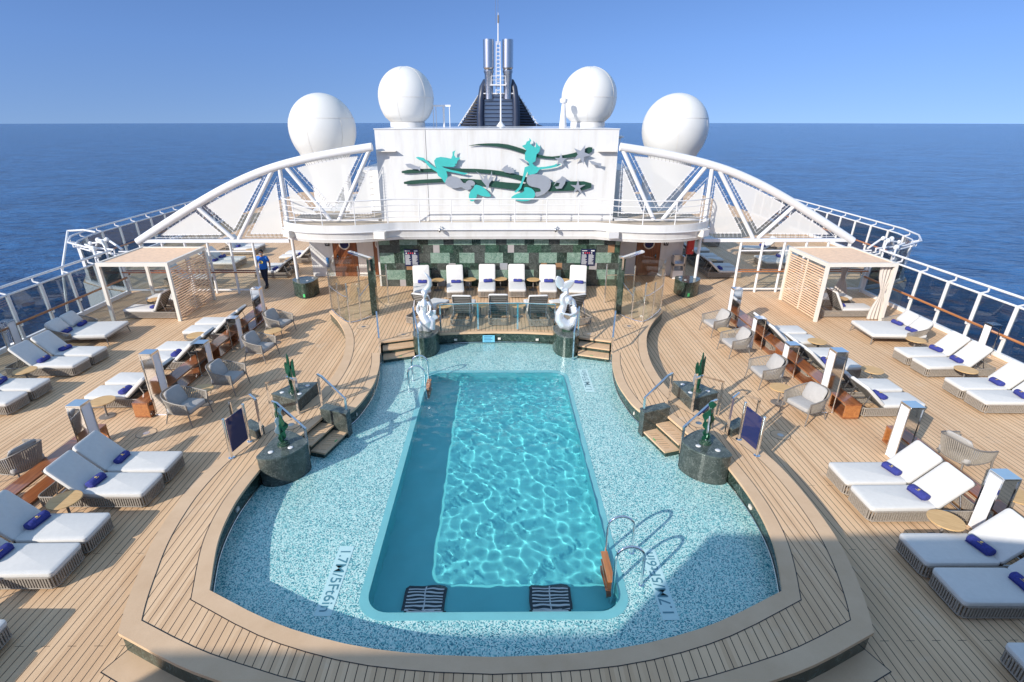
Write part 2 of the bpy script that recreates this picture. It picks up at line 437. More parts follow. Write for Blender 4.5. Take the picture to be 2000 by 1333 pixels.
# ------------------------------------------------------------------ decks
outR = [(6.45, 19.62), (5.9, 18.7), (5.4, 17.72), (5.1, 16.9), (4.85, 15.9), (4.7, 14.9), (4.66, 14.0), (4.7, 13.2), (4.82, 12.4), (5.15, 11.8), (5.5, 11.2), (5.78, 10.6), (6.0, 9.9), (6.1, 9.1), (6.1, 8.2), (6.03, 7.3), (5.87, 6.6), (5.66, 5.95), (5.47, 5.5)]
botR = [(5.47, 5.5), (4.5, 5.07), (3.9, 4.86), (2.6, 4.5), (1.3, 4.3), (0, 4.22)]
half = [(5.45, 22.98)] + outR[:1] + smooth_path(outR[1:], it=2) + smooth_path(botR, it=1)[1:]
def thin_path(path, corners, r):
    return [p for p in path if p in corners or all((Vector(p) - Vector(c)).length > r for c in corners)]
half = thin_path(half, [(5.47, 5.5), (0, 4.22), (6.45, 19.62), (5.45, 22.98)], .22)
OUT = half + mir2(half[:-1])          # clockwise seen from above (right side first, going forward)
inR = [(0, 17.38), (1.0, 17.34), (2.05, 17.2), (2.8, 16.86), (3.83, 16.5), (3.72, 15.6), (3.56, 14.85), (3.48, 14.2), (3.43, 13.4), (3.5, 12.65), (3.6, 12.05), (3.78, 11.7), (4.3, 11.66), (4.62, 10.6), (4.98, 9.6), (5.04, 8.7), (5.02, 8.0), (4.93, 7.35), (4.75, 6.75), (4.55, 6.22)]
inB = [(4.55, 6.22), (3.5, 5.72), (2.8, 5.47), (1.9, 5.25), (1.0, 5.15), (0, 5.12)]
hin = inR[:5] + smooth_path(inR[5:12], it=2) + inR[12:14] + smooth_path(inR[14:], it=2) + smooth_path(inB, it=1)[1:]
hin = thin_path(hin, [(4.55, 6.22), (3.83, 16.5), (2.8, 16.86), (4.3, 11.66), (4.62, 10.6), (0, 17.38), (0, 5.12)], .2)
INN = hin + mir2(hin[1:-1])
DECK = [(-16.75, -22), (16.75, -22), (16.75, 23.3), (18.3, 24.0), (19.9, 25.0), (20.8, 26.5), (21.3, 29), (21.4, 60), (-21.4, 60), (-21.3, 29), (-20.8, 26.5), (-19.9, 25.0), (-18.3, 24.0), (-16.75, 23.3)]
v, f = region(DECK, [offset(OUT, .08, True)], 0.0)
struct(MB().add(v, f).build('main_deck', 'deck planks'))
mb = MB(); wall(mb, list(reversed(DECK)), -1.6, -.004, True); mb.add([(x, y, -1.6) for x, y in DECK], [tuple(reversed(range(len(DECK))))])
wall(mb, [(16.4, -22), (16.4, 60), (-16.4, 60), (-16.4, -22)], -50.5, -1.6, True)
struct(mb.build('hull', 'white paint'))
v, f = region(OUT, [INN], ZP)
struct(MB().add(v, f).build('pool_platform', 'platform planks'))
# lips, borders, caulk lines
mb = MB(); cl = MB()
def lip(path, side, closed=False, w=.30, z=ZP):
    """border strip lying along path, going inward by w on the given side"""
    a = offset(path, -.022 * side, closed); b = offset(path, w * side, closed); c = offset(path, (w + .014) * side, closed)
    a2 = offset(path, -.022 * side, closed)
    if side > 0:
        ribbon(mb, b, a, z + .004, closed); ribbon(cl, c, b, z + .0042, closed)
    else:
        ribbon(mb, a, b, z + .004, closed); ribbon(cl, b, c, z + .0042, closed)
    wall(mb, a2, z - .055, z + .004, closed) if side < 0 else wall(mb, list(reversed(a2)), z - .055, z + .004, closed)
iR1 = hin[hin.index((3.83, 16.5)) + 1:hin.index((4.3, 11.66))]
iR2 = hin[hin.index((4.62, 10.6)) + 1:] 
iR2 = iR2 + mir2(iR2[:-1])
oR1 = half[1:]
oAll = oR1 + mir2(oR1[:-1])
# offset() shifts to the right of the travel direction for positive d
lip(oAll, 1, w=.25)
for pth in (iR1, mir(iR1)): lip(pth, -1, w=.22)
lip(iR2, -1, w=.22)
lip([(-2.0, 17.2), (-1.0, 17.34), (0, 17.38), (1.0, 17.34), (2.0, 17.2)], -1, w=.10)
for s in (1, -1):
    pth = [(2.78, 16.87), (3.84, 16.51)] if s > 0 else mir([(2.78, 16.87), (3.84, 16.51)])
    lip(pth, -1, w=.16)
    pth = [(4.3, 11.66), (4.62, 10.6)] if s > 0 else mir([(4.3, 11.66), (4.62, 10.6)])
    lip(pth, -1, w=.18)
struct(mb.build('platform_border', 'border wood')); struct(cl.build('platform_caulking', 'black plastic'))
# border laid on the main deck round the platform foot
mb = MB(); cl = MB(); i0 = min(range(len(oAll)), key=lambda i: (oAll[i][0] - 5.47) ** 2 + (oAll[i][1] - 5.5) ** 2); i1 = min(range(len(oAll)), key=lambda i: (oAll[i][0] + 5.38) ** 2 + (oAll[i][1] - 5.57) ** 2)
bt = oAll[i0:i1 + 1]; a = offset(bt, .06, False); b = offset(bt, -.36, False); c = offset(bt, -.375, False)
ribbon(mb, a, b, .004); ribbon(cl, b, c, .0043)
for u, w_ in ((a[0], c[0]), (a[-1], c[-1])): cl.bar((u[0], u[1], .0035), (w_[0], w_[1], .0035), .015, .002)
struct(mb.build('deck_border', 'border wood')); struct(cl.build('deck_caulking', 'black plastic'))
# marble risers
mb = MB(); n = len(OUT)
wall(mb, list(reversed(offset(OUT, .008, True))), -.01, ZP - .002, True)
struct(mb.build('platform_outer_riser', 'dark marble'))
mb = MB(); wall(mb, offset(INN, -.04, True), ZM - .01, ZP - .002, True)
struct(mb.build('platform_inner_riser', 'dark marble'))
# chrome gutter line at the foot of the inner riser
mb = MB()
for pth in (iR1, mir(iR1), iR2): mb.tube([(x, y, ZM + .045) for x, y in offset(pth, -.025)], .012, 6)
mb.tube([(x, y, ZM + .05) for x, y in ((-1.95, 17.2), (-1, 17.34), (0, 17.38), (1, 17.34), (1.95, 17.2))], .012, 6)
struct(mb.build('gutter_rim', 'chrome', None, True))

# ------------------------------------------------------------------ pool basin
def rrect(x0, x1, y0, y1, r, k=8):
    o = []
    for cx, cy, t0 in ((x1 - r, y1 - r, 0), (x0 + r, y1 - r, 90), (x0 + r, y0 + r, 180), (x1 - r, y0 + r, 270)):
        for i in range(k + 1): t = R(t0 + 90 * i / k); o.append((cx + r * math.cos(t), cy + r * math.sin(t)))
    return o
PIN = rrect(-2.07, 2.07, 6.24, 14.95, .38); PCO = rrect(-2.21, 2.21, 6.09, 15.16, .48)
v, f = region(offset(INN, -.05, True), [PCO], ZM)
struct(MB().add(v, f).build('mosaic_floor', 'mosaic'))
mb = MB(); v, f = region(PCO, [PIN], ZM + .004); mb.add(v, f); wall(mb, PCO, ZM - .01, ZM + .004, True)
struct(mb.build('pool_coping', 'coping teal'))
mb = MB(); wall(mb, list(reversed(PIN)), -.68, ZM + .004, True); mb.add([(x, y, -.68) for x, y in PIN], [tuple(range(len(PIN)))])
basin = struct(mb.build('pool_basin', 'pool paint')); basin.cycles.is_caustics_receiver = True
for p in basin.data.polygons: p.use_smooth = False
# water: real waves; fine grid clipped by a rounded rectangle
x0, x1, y0, y1, r = -2.065, 2.065, 6.245, 14.945, .375
def wave(x, y):
    a = noise.noise(Vector((x * 2.5, y * 2.3, 0))) * .0150 + noise.noise(Vector((x * 5.4, y * 5.0, 4))) * .0082 + noise.noise(Vector((x * .9, y * .9, 7))) * .012
    k = min(1, max(0, (y - 11.0) / 3.5)); q = min(1, max(0, (-x + 1.0) / 3)) * .5 + .5
    b = noise.noise(Vector((x * 5 + 3, y * 9, 9))) * .007 + noise.noise(Vector((x * 9 + 3, y * 17, 19))) * .003
    return a * (1 - .35 * k) + b * k * q * 1.3
NX, NY = 170, 350; v = []; f = []
for j in range(NY + 1):
    y = y0 + (y1 - y0) * j / NY; e = 0
    d = max(0, r - min(y - y0, y1 - y)); e = r - math.sqrt(max(0, r * r - d * d))
    for i in range(NX + 1):
        x = (x0 + e) + (x1 - x0 - 2 * e) * i / NX; v.append((x, y, ZW + wave(x, y)))
f = [(j * (NX + 1) + i, j * (NX + 1) + i + 1, (j + 1) * (NX + 1) + i + 1, (j + 1) * (NX + 1) + i) for j in range(NY) for i in range(NX)]
wt = struct(MB().add(v, f).build('pool_water', 'pool water', None, True)); wt.cycles.is_caustics_caster = True
v, f = region(offset(INN, -.045, True), [PIN], ZW)
struct(MB().add(v, f).build('shallow_water', 'water film'))

# depth markings let into the mosaic
def text_mesh(txt, size, name, mat, parent, M, ext=.0, font_w=None):
    cu = bpy.data.curves.new('t', 'FONT'); cu.body = txt; cu.size = size; cu.extrude = ext; cu.align_x = 'CENTER'; cu.align_y = 'CENTER'
    cu.resolution_u = 3; cu.offset = .002
    o = bpy.data.objects.new('t', cu); C.objects.link(o); bpy.context.view_layer.update()
    me = bpy.data.meshes.new_from_object(o.evaluated_get(bpy.context.evaluated_depsgraph_get())); C.objects.unlink(o); bpy.data.objects.remove(o)
    me.transform(M); me.materials.clear(); me.materials.append(MT[mat]); q = bpy.data.objects.new(name, me); C.objects.link(q)
    if parent: q.parent = parent
    return q
plain('mark tile', (.62, .77, .77), .3, 0, .03, 20); plain('mark digit', (.10, .25, .31), .3)
def marking(lab, x, y, rz, ln=1.5, w=.27):
    t = thing('depth_marking', lab, 'depth marking', (x, y, ZM + .004), rz, 'depth markings in the mosaic')
    MB().box(-ln / 2, ln / 2, -w / 2, w / 2, -.002, .002).build('marking_tile', 'mark tile', t)
    text_mesh('1.7M/5Ft6in', .30, 'marking_text', 'mark digit', t, T(0, 0, .005) @ Matrix.Scale(.95, 4, (1, 0, 0)) @ Matrix.Scale(.85, 4, (0, 1, 0)))
marking('pale depth panel with 1.7M text on the mosaic left of the pool', -2.71, 6.93, -90)
marking('pale depth panel with 1.7M text on the mosaic by the near ladder', 2.79, 6.82, 90)
marking('faint depth panel beside the far right corner of the pool', 2.72, 14.45, 90)
# pool floor grates
for i, (x, lab) in enumerate(((-1.2, 'left dark square suction grate on the near pool floor'), (.97, 'right dark square suction grate on the near pool floor'))):
    t = thing('pool_grate', lab, 'grate', (x, 6.75, -.68), 0, 'suction grates on the pool floor')
    a = MB(); a.box(-.36, .36, -.36, .36, .004, .05, bev=.05); o = a.build('grate_plate', 'grille dark', t); o.cycles.is_caustics_receiver = True
    a = MB()
    for k in range(9): a.box(-.31, .31, -.3 + k * .07, -.27 + k * .07, .052, .064)
    a.box(-.012, .012, -.33, .33, .066, .074)
    o = a.build('grate_bars', 'blue paint' if 0 else 'steel', t); o.cycles.is_caustics_receiver = True

# ------------------------------------------------------------------ stairs in the platform
def stair(lab, A, B, n, total, zs, name='pool_stairs'):
    """A,B: ends of the floor edge (2D), n: horizontal run direction (unit), treads at zs"""
    t = thing(name, lab, 'steps'); A = Vector(A); B = Vector(B); n = Vector(n); st = total / len(zs)
    for k, z in enumerate(zs):
        a0 = A + n * (st * k - .04); b0 = B + n * (st * k - .04); a1 = A + n * st * (k + 1); b1 = B + n * st * (k + 1)
        poly = [tuple(a0), tuple(b0), tuple(b1), tuple(a1)]
        if (b0 - a0).cross(a1 - a0) < 0: poly.reverse()
        MB().prism(poly, z - .04, z).build('tread', 'border wood', t)
        q = [tuple(p) for p in (a0.lerp(b0, .12) + n * .13, a0.lerp(b0, .88) + n * .13, a1.lerp(b1, .88) - n * .07, a1.lerp(b1, .12) - n * .07)]
        if (Vector(q[1]) - Vector(q[0])).cross(Vector(q[2]) - Vector(q[1])) < 0: q.reverse()
        qi = offset(q, .012 if False else -.012, True)
        MB().prism(q, z + .001, z + .003).build('grip_strip', 'tread planks', t)
        a1b = a1 - n * .03; b1b = b1 - n * .03
        poly = [tuple(a0), tuple(b0), tuple(b1b), tuple(a1b)]
        if (b0 - a0).cross(a1 - a0) < 0: poly.reverse()
        MB().prism(poly, ZM - .005 if name == 'pool_stairs' else 0.002, z - .04).build('riser', 'dark marble', t)
    c = A.lerp(B, .45) + n * (total - .05)
    a = MB(); a.box(-.05, .05, -.015, .015, zs[-1] + .0035, zs[-1] + .005, T(c.x, c.y, 0) @ RZ(math.degrees(math.atan2((B - A).y, (B - A).x))))
    a.build('step_marker', 'green sign', t)
for s, w in ((-1, 'left'), (1, 'right')):
    nn = Vector((-.21 * s, -.98)).normalized()
    stair(f'wooden steps into the pool basin beside the {w} mermaid statue', (2.84 * s, 16.85), (3.80 * s, 16.5), nn, .80, (.24, .095))
    nn = Vector((-.955 * s, -.29)).normalized()
    stair(f'wooden steps into the basin on the {w} side between marble plinth and marble block', (4.32 * s, 11.58), (4.6 * s, 10.66), nn, .70, (.24, .095))
    # one outward step down to the main deck
    d = Vector((.86 * s, .5)).normalized()
    stair(f'single wooden step from the platform down to the {w} deck', (5.05 * s, 11.95), (5.62 * s, 10.95), d, .36, (.19,), 'deck_step')

# marble plinths
def arcpoly(cx, cy, r, t0, t1, k=10): return [(cx + r * math.cos(R(t0 + (t1 - t0) * i / k)), cy + r * math.sin(R(t0 + (t1 - t0) * i / k))) for i in range(k + 1)]
def ccw(poly):
    a = sum(poly[i][0] * poly[(i + 1) % len(poly)][1] - poly[(i + 1) % len(poly)][0] * poly[i][1] for i in range(len(poly)))
    return poly if a > 0 else list(reversed(poly))
def plinth(name, lab, cat, poly, z0, z1, group, spots=(), body='dark marble'):
    t = thing(name, lab, cat, group=group); poly = ccw(poly)
    if len(poly) > 7: poly = smooth_path(poly, True, 2)
    MB().prism(poly, z0, z1 - .035).build('plinth_body', body, t)
    MB().prism(offset(poly, .012, True), z1 - .035, z1).build('plinth_top', 'top marble', t)
    for x, y in spots:
        MB().lathe([(.058, 0), (.058, .006), (.03, .009)], 16, T(x, y, z1)).build('uplight', 'white gloss', t, True)
    return t
for s, w in ((-1, 'left'), (1, 'right')):
    fx = lambda P: [(x * s, y) for x, y in P]
    plinth('statue_plinth', f'rounded dark marble plinth under the {w} silver mermaid', 'plinth', fx([(2.75, 16.95), (2.78, 16.55), (2.72, 16.3), (2.52, 16.1), (2.22, 16.12), (2.0, 16.38), (1.92, 16.8), (1.95, 17.25), (2.4, 17.35)]), ZM, .68, 'statue plinths')
    plinth('sculpture_plinth', f'curved green marble plinth standing in the {w} edge of the basin', 'plinth', fx([(5.02, 9.46), (5.0, 9.62), (4.88, 10.45), (4.7, 10.56), (4.12, 10.12), (4.16, 9.9), (4.28, 9.68), (4.48, 9.5), (4.75, 9.4)]), ZM, .66, 'plinths with green sculptures', fx([(4.42, 9.85), (4.78, 9.68)]), 'grey marble')
    plinth('corner_plinth', f'low wedge shaped marble plinth on the {w} platform edge', 'plinth', fx([(4.78, 12.86), (4.96, 11.86), (5.74, 12.22), (5.45, 12.7), (5.1, 12.85)]), .0 + .004, .72, 'plinths with green sculptures', fx([(5.02, 12.2), (5.5, 12.28), (4.97, 12.66)]), 'grey marble')
    plinth('handrail_block', f'square marble block ending the {w} basin steps', 'block', fx([(3.62, 11.32), (3.58, 11.55), (4.24, 11.82), (4.33, 11.6)]), ZM, .64, None, (), 'grey marble')
    plinth('handrail_block', f'small marble block behind the {w} navy glass panel', 'block', fx([(5.5, 10.62), (5.42, 10.85), (5.85, 11.15), (5.95, 10.9)]), .004, .6, None, (), 'grey marble')

# ------------------------------------------------------------------ handrails
def handrail(lab, pts, w=.045, name='handrail'):
    t = thing(name, lab, 'handrail'); 
    MB().bar(pts[0], pts[1], w, w).build('post', 'chrome', t); MB().bar(pts[-1], pts[-2], w, w).build('post', 'chrome', t)
    a = MB()
    for i in range(1, len(pts) - 2):
        p = Vector(pts[i]); q = Vector(pts[i + 1]); d = (q - p).normalized() * .022
        a.bar(p - d, q + d, w * 1.05, w * 1.05)
    a.build('rail', 'chrome', t); return t
for s, w in ((-1, 'left'), (1, 'right')):
    handrail(f'chrome handrail on the near side of the {w} basin steps by the plinth', [(4.15 * s, 10.10, ZM), (4.15 * s, 10.10, .98), (4.85 * s, 10.5, 1.38), (4.98 * s, 10.58, 1.38), (4.98 * s, 10.58, .66)])
    handrail(f'chrome handrail on the far side of the {w} basin steps over the marble block', [(3.63 * s, 11.44, ZM), (3.63 * s, 11.44, .98), (4.32 * s, 12.0, 1.30), (4.46 * s, 12.12, 1.30), (4.46 * s, 12.12, ZP)])
    handrail(f'chrome handrail arching over the {w} corner plinth', [(4.95 * s, 11.78, ZP), (4.95 * s, 11.78, 1.34), (5.12 * s, 11.85, 1.36), (5.85 * s, 12.25, 1.0), (5.85 * s, 12.25, 0.004)])
    handrail(f'chrome handrail behind the {w} navy glass panel', [(5.42 * s, 10.72, ZP), (5.42 * s, 10.72, 1.36), (5.62 * s, 10.9, 1.38), (6.35 * s, 11.3, 1.0), (6.35 * s, 11.3, 0.004)])
    handrail(f'chrome handrail on the inner side of the steps by the {w} statue', [(2.50 * s, 15.93, ZM), (2.50 * s, 15.93, .92), (2.78 * s, 16.95, 1.42), (2.78 * s, 16.95, ZP)])
    handrail(f'chrome handrail on the outer side of the steps by the {w} statue', [(3.66 * s, 15.52, ZM), (3.66 * s, 15.52, .92), (3.9 * s, 16.5, 1.42), (3.9 * s, 16.5, ZP)])
# ladders
def ladder(lab, x, y, dx, near):
    t = thing('pool_ladder', lab, 'pool ladder', (x, y, 0), 0, 'pool ladders')
    for k, yy in ((-1, -.36), (1, .36)):
        pts = [(0, yy, ZM)] + [(0 + dx * .235 * (1 - math.cos(R(a))), yy, .53 + .25 * math.sin(R(a))) for a in range(0, 181, 15)] + [(dx * .47, yy, -.35), (dx * .50, yy, -1.1)]
        o = MB().tube(pts, .026, 10).build('grab_rail', 'chrome', t, 60); o.cycles.is_caustics_receiver = True
        MB().lathe([(.05, 0), (.05, .012), (.025, .02)], 14, T(0, yy, ZM)).build('flange', 'chrome', t, 50)
    for k in range(5):
        z = .02 - .27 * k
        o = MB().box(min(dx * .44, dx * .56), max(dx * .44, dx * .56), -.34, .34, z - .03, z).build('tread', 'orange teak' if k == 0 else 'varnished teak', t); o.cycles.is_caustics_receiver = True
ladder('curved chrome pool ladder with wooden treads at the near right corner of the pool', 2.48, 7.12, -1, True)
ladder('curved chrome pool ladder at the far left corner of the pool', -2.50, 14.1, 1, False)

# navy glass panels
for s, w in ((-1, 'left'), (1, 'right')):
    A = (5.75, 9.87); B = (5.62, 10.52)
    t = thing('privacy_screen', f'navy glass panel between two chrome posts on the {w} platform', 'screen', group='navy glass panels')
    d = (Vector(B) - Vector(A)).normalized()
    for p in (A, B):
        MB().tube([(p[0] * s, p[1], ZP), (p[0] * s, p[1], ZP + .98)], .03, 12).build('post', 'chrome', t, 50)
        MB().lathe([(.07, 0), (.07, .012), (.035, .02)], 16, T(p[0] * s, p[1], ZP + .005)).build('foot_plate', 'chrome', t, 50)
    a, b = Vector(A) + d * .06, Vector(B) - d * .06
    MB().bar((a.x * s, a.y, ZP + .52), (b.x * s, b.y, ZP + .52), .012, .80).build('glass', 'navy glass', t)

# ------------------------------------------------------------------ green fin sculptures
def kelp(kind):
    a = MB(); g = MB()
    def fin(mbx, cx, cy, ang, zs, ws, amp, ph, th=.012):
        l = []; rr_ = []
        for z, w in zip(zs, ws):
            o = amp * math.sin(z * 9 + ph); l.append((o - w, z)); rr_.append((o + w, z))
        n = len(l); v = []; 
        for side in (-th, th):
            v += [(x, side, z) for x, z in l] + [(x, side, z) for x, z in rr_]
        f = []
        for i in range(n - 1):
            f += [(i, i + 1, n + i + 1, n + i), (2 * n + i, 3 * n + i, 3 * n + i + 1, 2 * n + i + 1), (i, 2 * n + i, 2 * n + i + 1, i + 1), (n + i, n + i + 1, 3 * n + i + 1, 3 * n + i)]
        f += [(0, n, 3 * n, 2 * n), (n - 1, 3 * n - 1, 4 * n - 1, 2 * n - 1)]
        mbx.add(v, f, T(cx, cy, 0) @ RZ(ang))
    if kind == 'wavy':
        zs = [i * .05 for i in range(20)]
        for k in range(4):
            ws = [.052 + .034 * math.sin(i * 1.15 + k * 1.7) for i in range(20)]
            ws[-1] = .02; fin(a if k != 1 else g, .03 * (k - 1.5), 0, (-30, 60, 0, 35)[k], zs[:20 - 3 * k] if k else zs, ws, .05, k * 1.5)
    else:
        for k, (ang, dx, z0, z1, w) in enumerate(((15, 0, .0, 1.0, .045), (80, .0, 0, .70, .05), (-10, -.10, .42, .74, .045), (10, .11, .36, .86, .035), (-20, -.085, .10, .40, .045), (25, .09, .05, .36, .05), (5, .05, .55, .78, .03))):
            m = 12; zs = [z0 + (z1 - z0) * i / m for i in range(m + 1)]; ws = [w * (math.sin(math.pi * min(1, .18 + .82 * i / m)) ** .6 + .12) for i in range(m + 1)]
            fin(a if k not in (4, 5) else g, dx, .012 * k - .04, ang, zs, ws, .012, k * 2)
    return a, g
for s, w in ((-1, 'left'), (1, 'right')):
    for kind, x, y, z in (('wavy', 4.62, 9.98, .66), ('cactus', 5.22, 12.33, .72)):
        lab = f'wavy dark green metal kelp sculpture on the curved {w} plinth' if kind == 'wavy' else f'upright dark green metal cactus like sculpture on the {w} corner plinth'
        t = thing('metal_sculpture', lab, 'sculpture', (x * s, y, z), 20 * s, 'green metal sculptures')
        MB().lathe([(.13, 0), (.13, .035), (.10, .04), (.10, .075), (.02, .08)], 24).build('base_disc', 'mid marble', t, 40)
        a, g = kelp(kind); M = T(0, 0, .08)
        for q in (a, g): q.v = [tuple(M @ Vector(p)) for p in q.v]
        a.build('fins', 'sculpture green', t); g.build('mirror_fin', 'art mirror', t)

# ------------------------------------------------------------------ mermaid statues
def remesh(o, vox=.014, sm=4):
    m = o.modifiers.new('r', 'REMESH'); m.mode = 'VOXEL'; m.voxel_size = vox; m.use_smooth_shade = True
    q = o.modifiers.new('s', 'SMOOTH'); q.iterations = sm; q.factor = .6
def fluke(a, root, d1, d2, L=.42, w=.15, th=.022, side=Vector((0, 1, 0))):
    for d in (d1, d2):
        d = Vector(d).normalized(); n = d.cross(side).normalized(); pts = []
        for i in range(9):
            k = i / 8; pts.append((Vector(root) + d * L * k + n * (0), w * math.sin(math.pi * (.12 + .86 * k)) ** .7))
        rings = []
        for p, ww in pts: rings.append([p + n * ww * math.cos(2 * math.pi * j / 10) + side * th * math.sin(2 * math.pi * j / 10) for j in range(10)])
        a.loft(rings)
def V3(*a): return Vector(a)
# left statue: standing torso, head turned, crescent tail rising behind the head
t = thing('mermaid_statue', 'silver mermaid statue with a crescent fin above her head on the left plinth', 'statue', (-2.33, 16.72, .68), 0)
a = MB()
a.tube([(0.02, 0, .02), (.05, -.03, .2), (.02, -.06, .34), (-.06, -.02, .46), (-.10, .02, .6), (-.07, .02, .74), (-.05, .01, .88), (-.04, .0, 1.0), (-.03, 0, 1.1)], [.15, .2, .19, .18, .165, .12, .125, .13, .06], 14)
a.tube([(.02, -.02, .1), (.2, -.1, .16), (.22, -.06, .38), (.12, -.06, .5)], [.12, .13, .1, .07], 10)
a.tube([(-.16, -.04, .06), (-.2, -.1, .22), (-.12, -.12, .36)], [.1, .12, .09], 10)
a.ell((-.02, -.12, .93), (.06, .05, .06)); a.ell((-.12, -.1, .93), (.06, .05, .06))
a.tube([(-.03, 0, 1.06), (-.02, -.01, 1.16), (0, -.01, 1.22)], [.05, .042, .045], 10)
a.ell((.0, -.02, 1.28), (.085, .10, .125)); a.ell((-.01, .03, 1.34), (.12, .12, .11))
a.tube([(-.16, 0, 1.02), (-.25, -.01, .86), (-.27, -.04, .70), (-.18, -.1, .58), (-.05, -.15, .55)], [.055, .05, .042, .036, .03], 8)
a.tube([(.09, 0, 1.02), (.18, -.05, .88), (.16, -.14, .72), (.05, -.17, .62)], [.055, .046, .04, .032], 8)
a.tube([(-.06, .08, 1.36), (.06, .08, 1.44), (.17, .05, 1.58), (.18, .03, 1.74), (.10, .02, 1.90), (.0, .02, 2.02)], [.07, .085, .095, .08, .05, .012], 10)
fluke(a, (.12, -.05, .55), (.9, 0, .75), (.85, 0, -.2), .30, .11, .03)
a.box(-.1, .1, -.1, .1, 0, .06)
o = a.build('figure', 'silver paint', t, True); remesh(o)
MB().lathe([(.17, 0), (.17, .05), (.1, .06)], 20).build('footing', 'top marble', t, 40)
# right statue: body curled in a C, tail rising with a two lobed fluke
t = thing('mermaid_statue', 'silver mermaid statue curled with her tail fluke raised high on the right plinth', 'statue', (2.36, 16.72, .68), 0)
a = MB()
a.tube([(.16, .0, .86), (.24, 0, .70), (.26, 0, .5), (.20, 0, .30), (.05, 0, .19), (-.12, 0, .24), (-.25, 0, .42), (-.26, 0, .60), (-.17, 0, .78), (-.13, 0, .92), (-.19, 0, 1.06), (-.17, 0, 1.2), (-.05, 0, 1.32), (-.06, 0, 1.42), (-.2, 0, 1.42), (-.22, 0, 1.5)], [.09, .13, .12, .16, .2, .2, .17, .15, .135, .12, .115, .105, .085, .07, .06, .06], 14)
fluke(a, (-.21, 0, 1.46), (-.42, 0, 1), (.8, 0, .55), .46, .15, .035)
a.ell((.0, -.03, 1.06), (.10, .11, .13)); a.ell((.03, .02, 1.1), (.12, .12, .13)); a.tube([(.1, 0, .92), (.04, -.01, 1.0)], [.06, .05], 8)
a.tube([(.13, 0, 1.1), (.2, .02, .95), (.17, .02, .88)], [.06, .07, .05], 8)
a.tube([(.24, -.06, .84), (.26, -.16, .70), (.08, -.2, .62), (-.12, -.19, .66), (-.24, -.14, .72)], [.06, .05, .042, .036, .04], 8)
a.tube([(.26, .06, .84), (.22, .14, 1.0), (.1, .12, 1.12)], [.055, .045, .035], 8)
a.tube([(.0, 0, .02), (.02, 0, .12)], [.1, .14], 12)
o = a.build('figure', 'silver paint', t, True); remesh(o)
MB().box(-.16, .12, -.12, .12, 0, .08).build('footing', 'mid marble', t)

# ------------------------------------------------------------------ aft balustrade and wet strip fittings
t = thing('glass_balustrade', 'low glass balustrade with teal posts in front of the aft loungers', 'balustrade')
P = [(-1.93, 17.37), (-.64, 17.50), (.74, 17.50), (2.02, 17.37)]
for i, p in enumerate(P): MB().box(-.028, .028, -.02, .02, ZP, ZP + 1.0, T(p[0], p[1], 0)).build('post', 'chrome', t)
for i in range(3):
    MB().bar((P[i][0], P[i][1], ZP + 1.01), (P[i + 1][0], P[i + 1][1], ZP + 1.01), .04, .03).build('rail', 'chrome', t)
    MB().bar((P[i][0] + .03, P[i][1], ZP + .5), (P[i + 1][0] - .03, P[i + 1][1], ZP + .5), .01, .90).build('glass', 'clear glass', t)
t = thing('pool_notice', 'small light blue notice on the marble riser below the glass balustrade', 'sign', (-.27, 17.33, .14))
MB().box(-.21, .21, -.012, 0, -.13, .13).build('notice_plate', 'cyan sign', t)
a = MB()
for k in range(4): a.box(-.16, .13 - .05 * (k % 2), -.016, -.013, .075 - k * .055, .09 - k * .055)
a.build('notice_text', 'navy board', t)
for i, (x, y, nx, ny, lab) in enumerate(((-1.42, 17.26, 0, -1, 'small white underwater light plate left of the blue notice'), (.1, 17.36, 0, -1, 'small white underwater light plate right of the blue notice'), (1.42, 17.26, 0, -1, 'small white underwater light plate near the right statue'),
        (-5.05, 8.5, 1, 0, 'small white light plate on the left riser of the basin'), (-3.62, 12.2, .9, .4, 'small white light plate on the riser beyond the left marble block'), (5.05, 8.5, -1, 0, 'small white light plate on the right riser of the basin'), (3.62, 12.2, -.9, .4, 'small white light plate on the riser beyond the right marble block'))):
    rz = math.degrees(math.atan2(ny, nx)) + 90
    a = MB().box(-.05, .05, -.01, .02, -.035, .035, T(x, y, .13) @ RZ(rz)).box(-.03, .03, -.014, -.01, -.018, .018, T(x, y, .13) @ RZ(rz))
    tag(a.build('light_plate', 'cream paint'), lab, 'light plate', 'light plates on the risers')
# deck drains
for i, (x, y, z, lab) in enumerate(((-8.69, 11.5, 0, 'round steel drain in the left deck planks'), (7.05, 11.3, 0, 'round steel drain in the right deck planks'), (-4.95, 11.25, ZP, 'round drain at the top of the left basin steps'), (4.95, 11.25, ZP, 'round drain at the top of the right basin steps'), (-3.2, 17.15, ZP, 'round drain at the top of the steps by the left statue'), (3.2, 17.15, ZP, 'round drain at the top of the steps by the right statue'), (-4.75, 17.9, ZP, 'round drain in front of the left shower'), (4.75, 17.9, ZP, 'round drain in front of the right shower'))):
    t = thing('deck_drain', lab, 'drain', (x, y, z), 0, 'deck drains')
    MB().lathe([(.22, 0), (.22, .0045), (.0, .0045)], 28).build('collar', 'border wood', t)
    MB().lathe([(.232, 0), (.232, .0042), (.215, .0043)], 28).build('caulk_ring', 'black plastic', t)
    MB().lathe([(.075, .004), (.075, .009), (.0, .009)], 20).build('grate', 'steel', t)

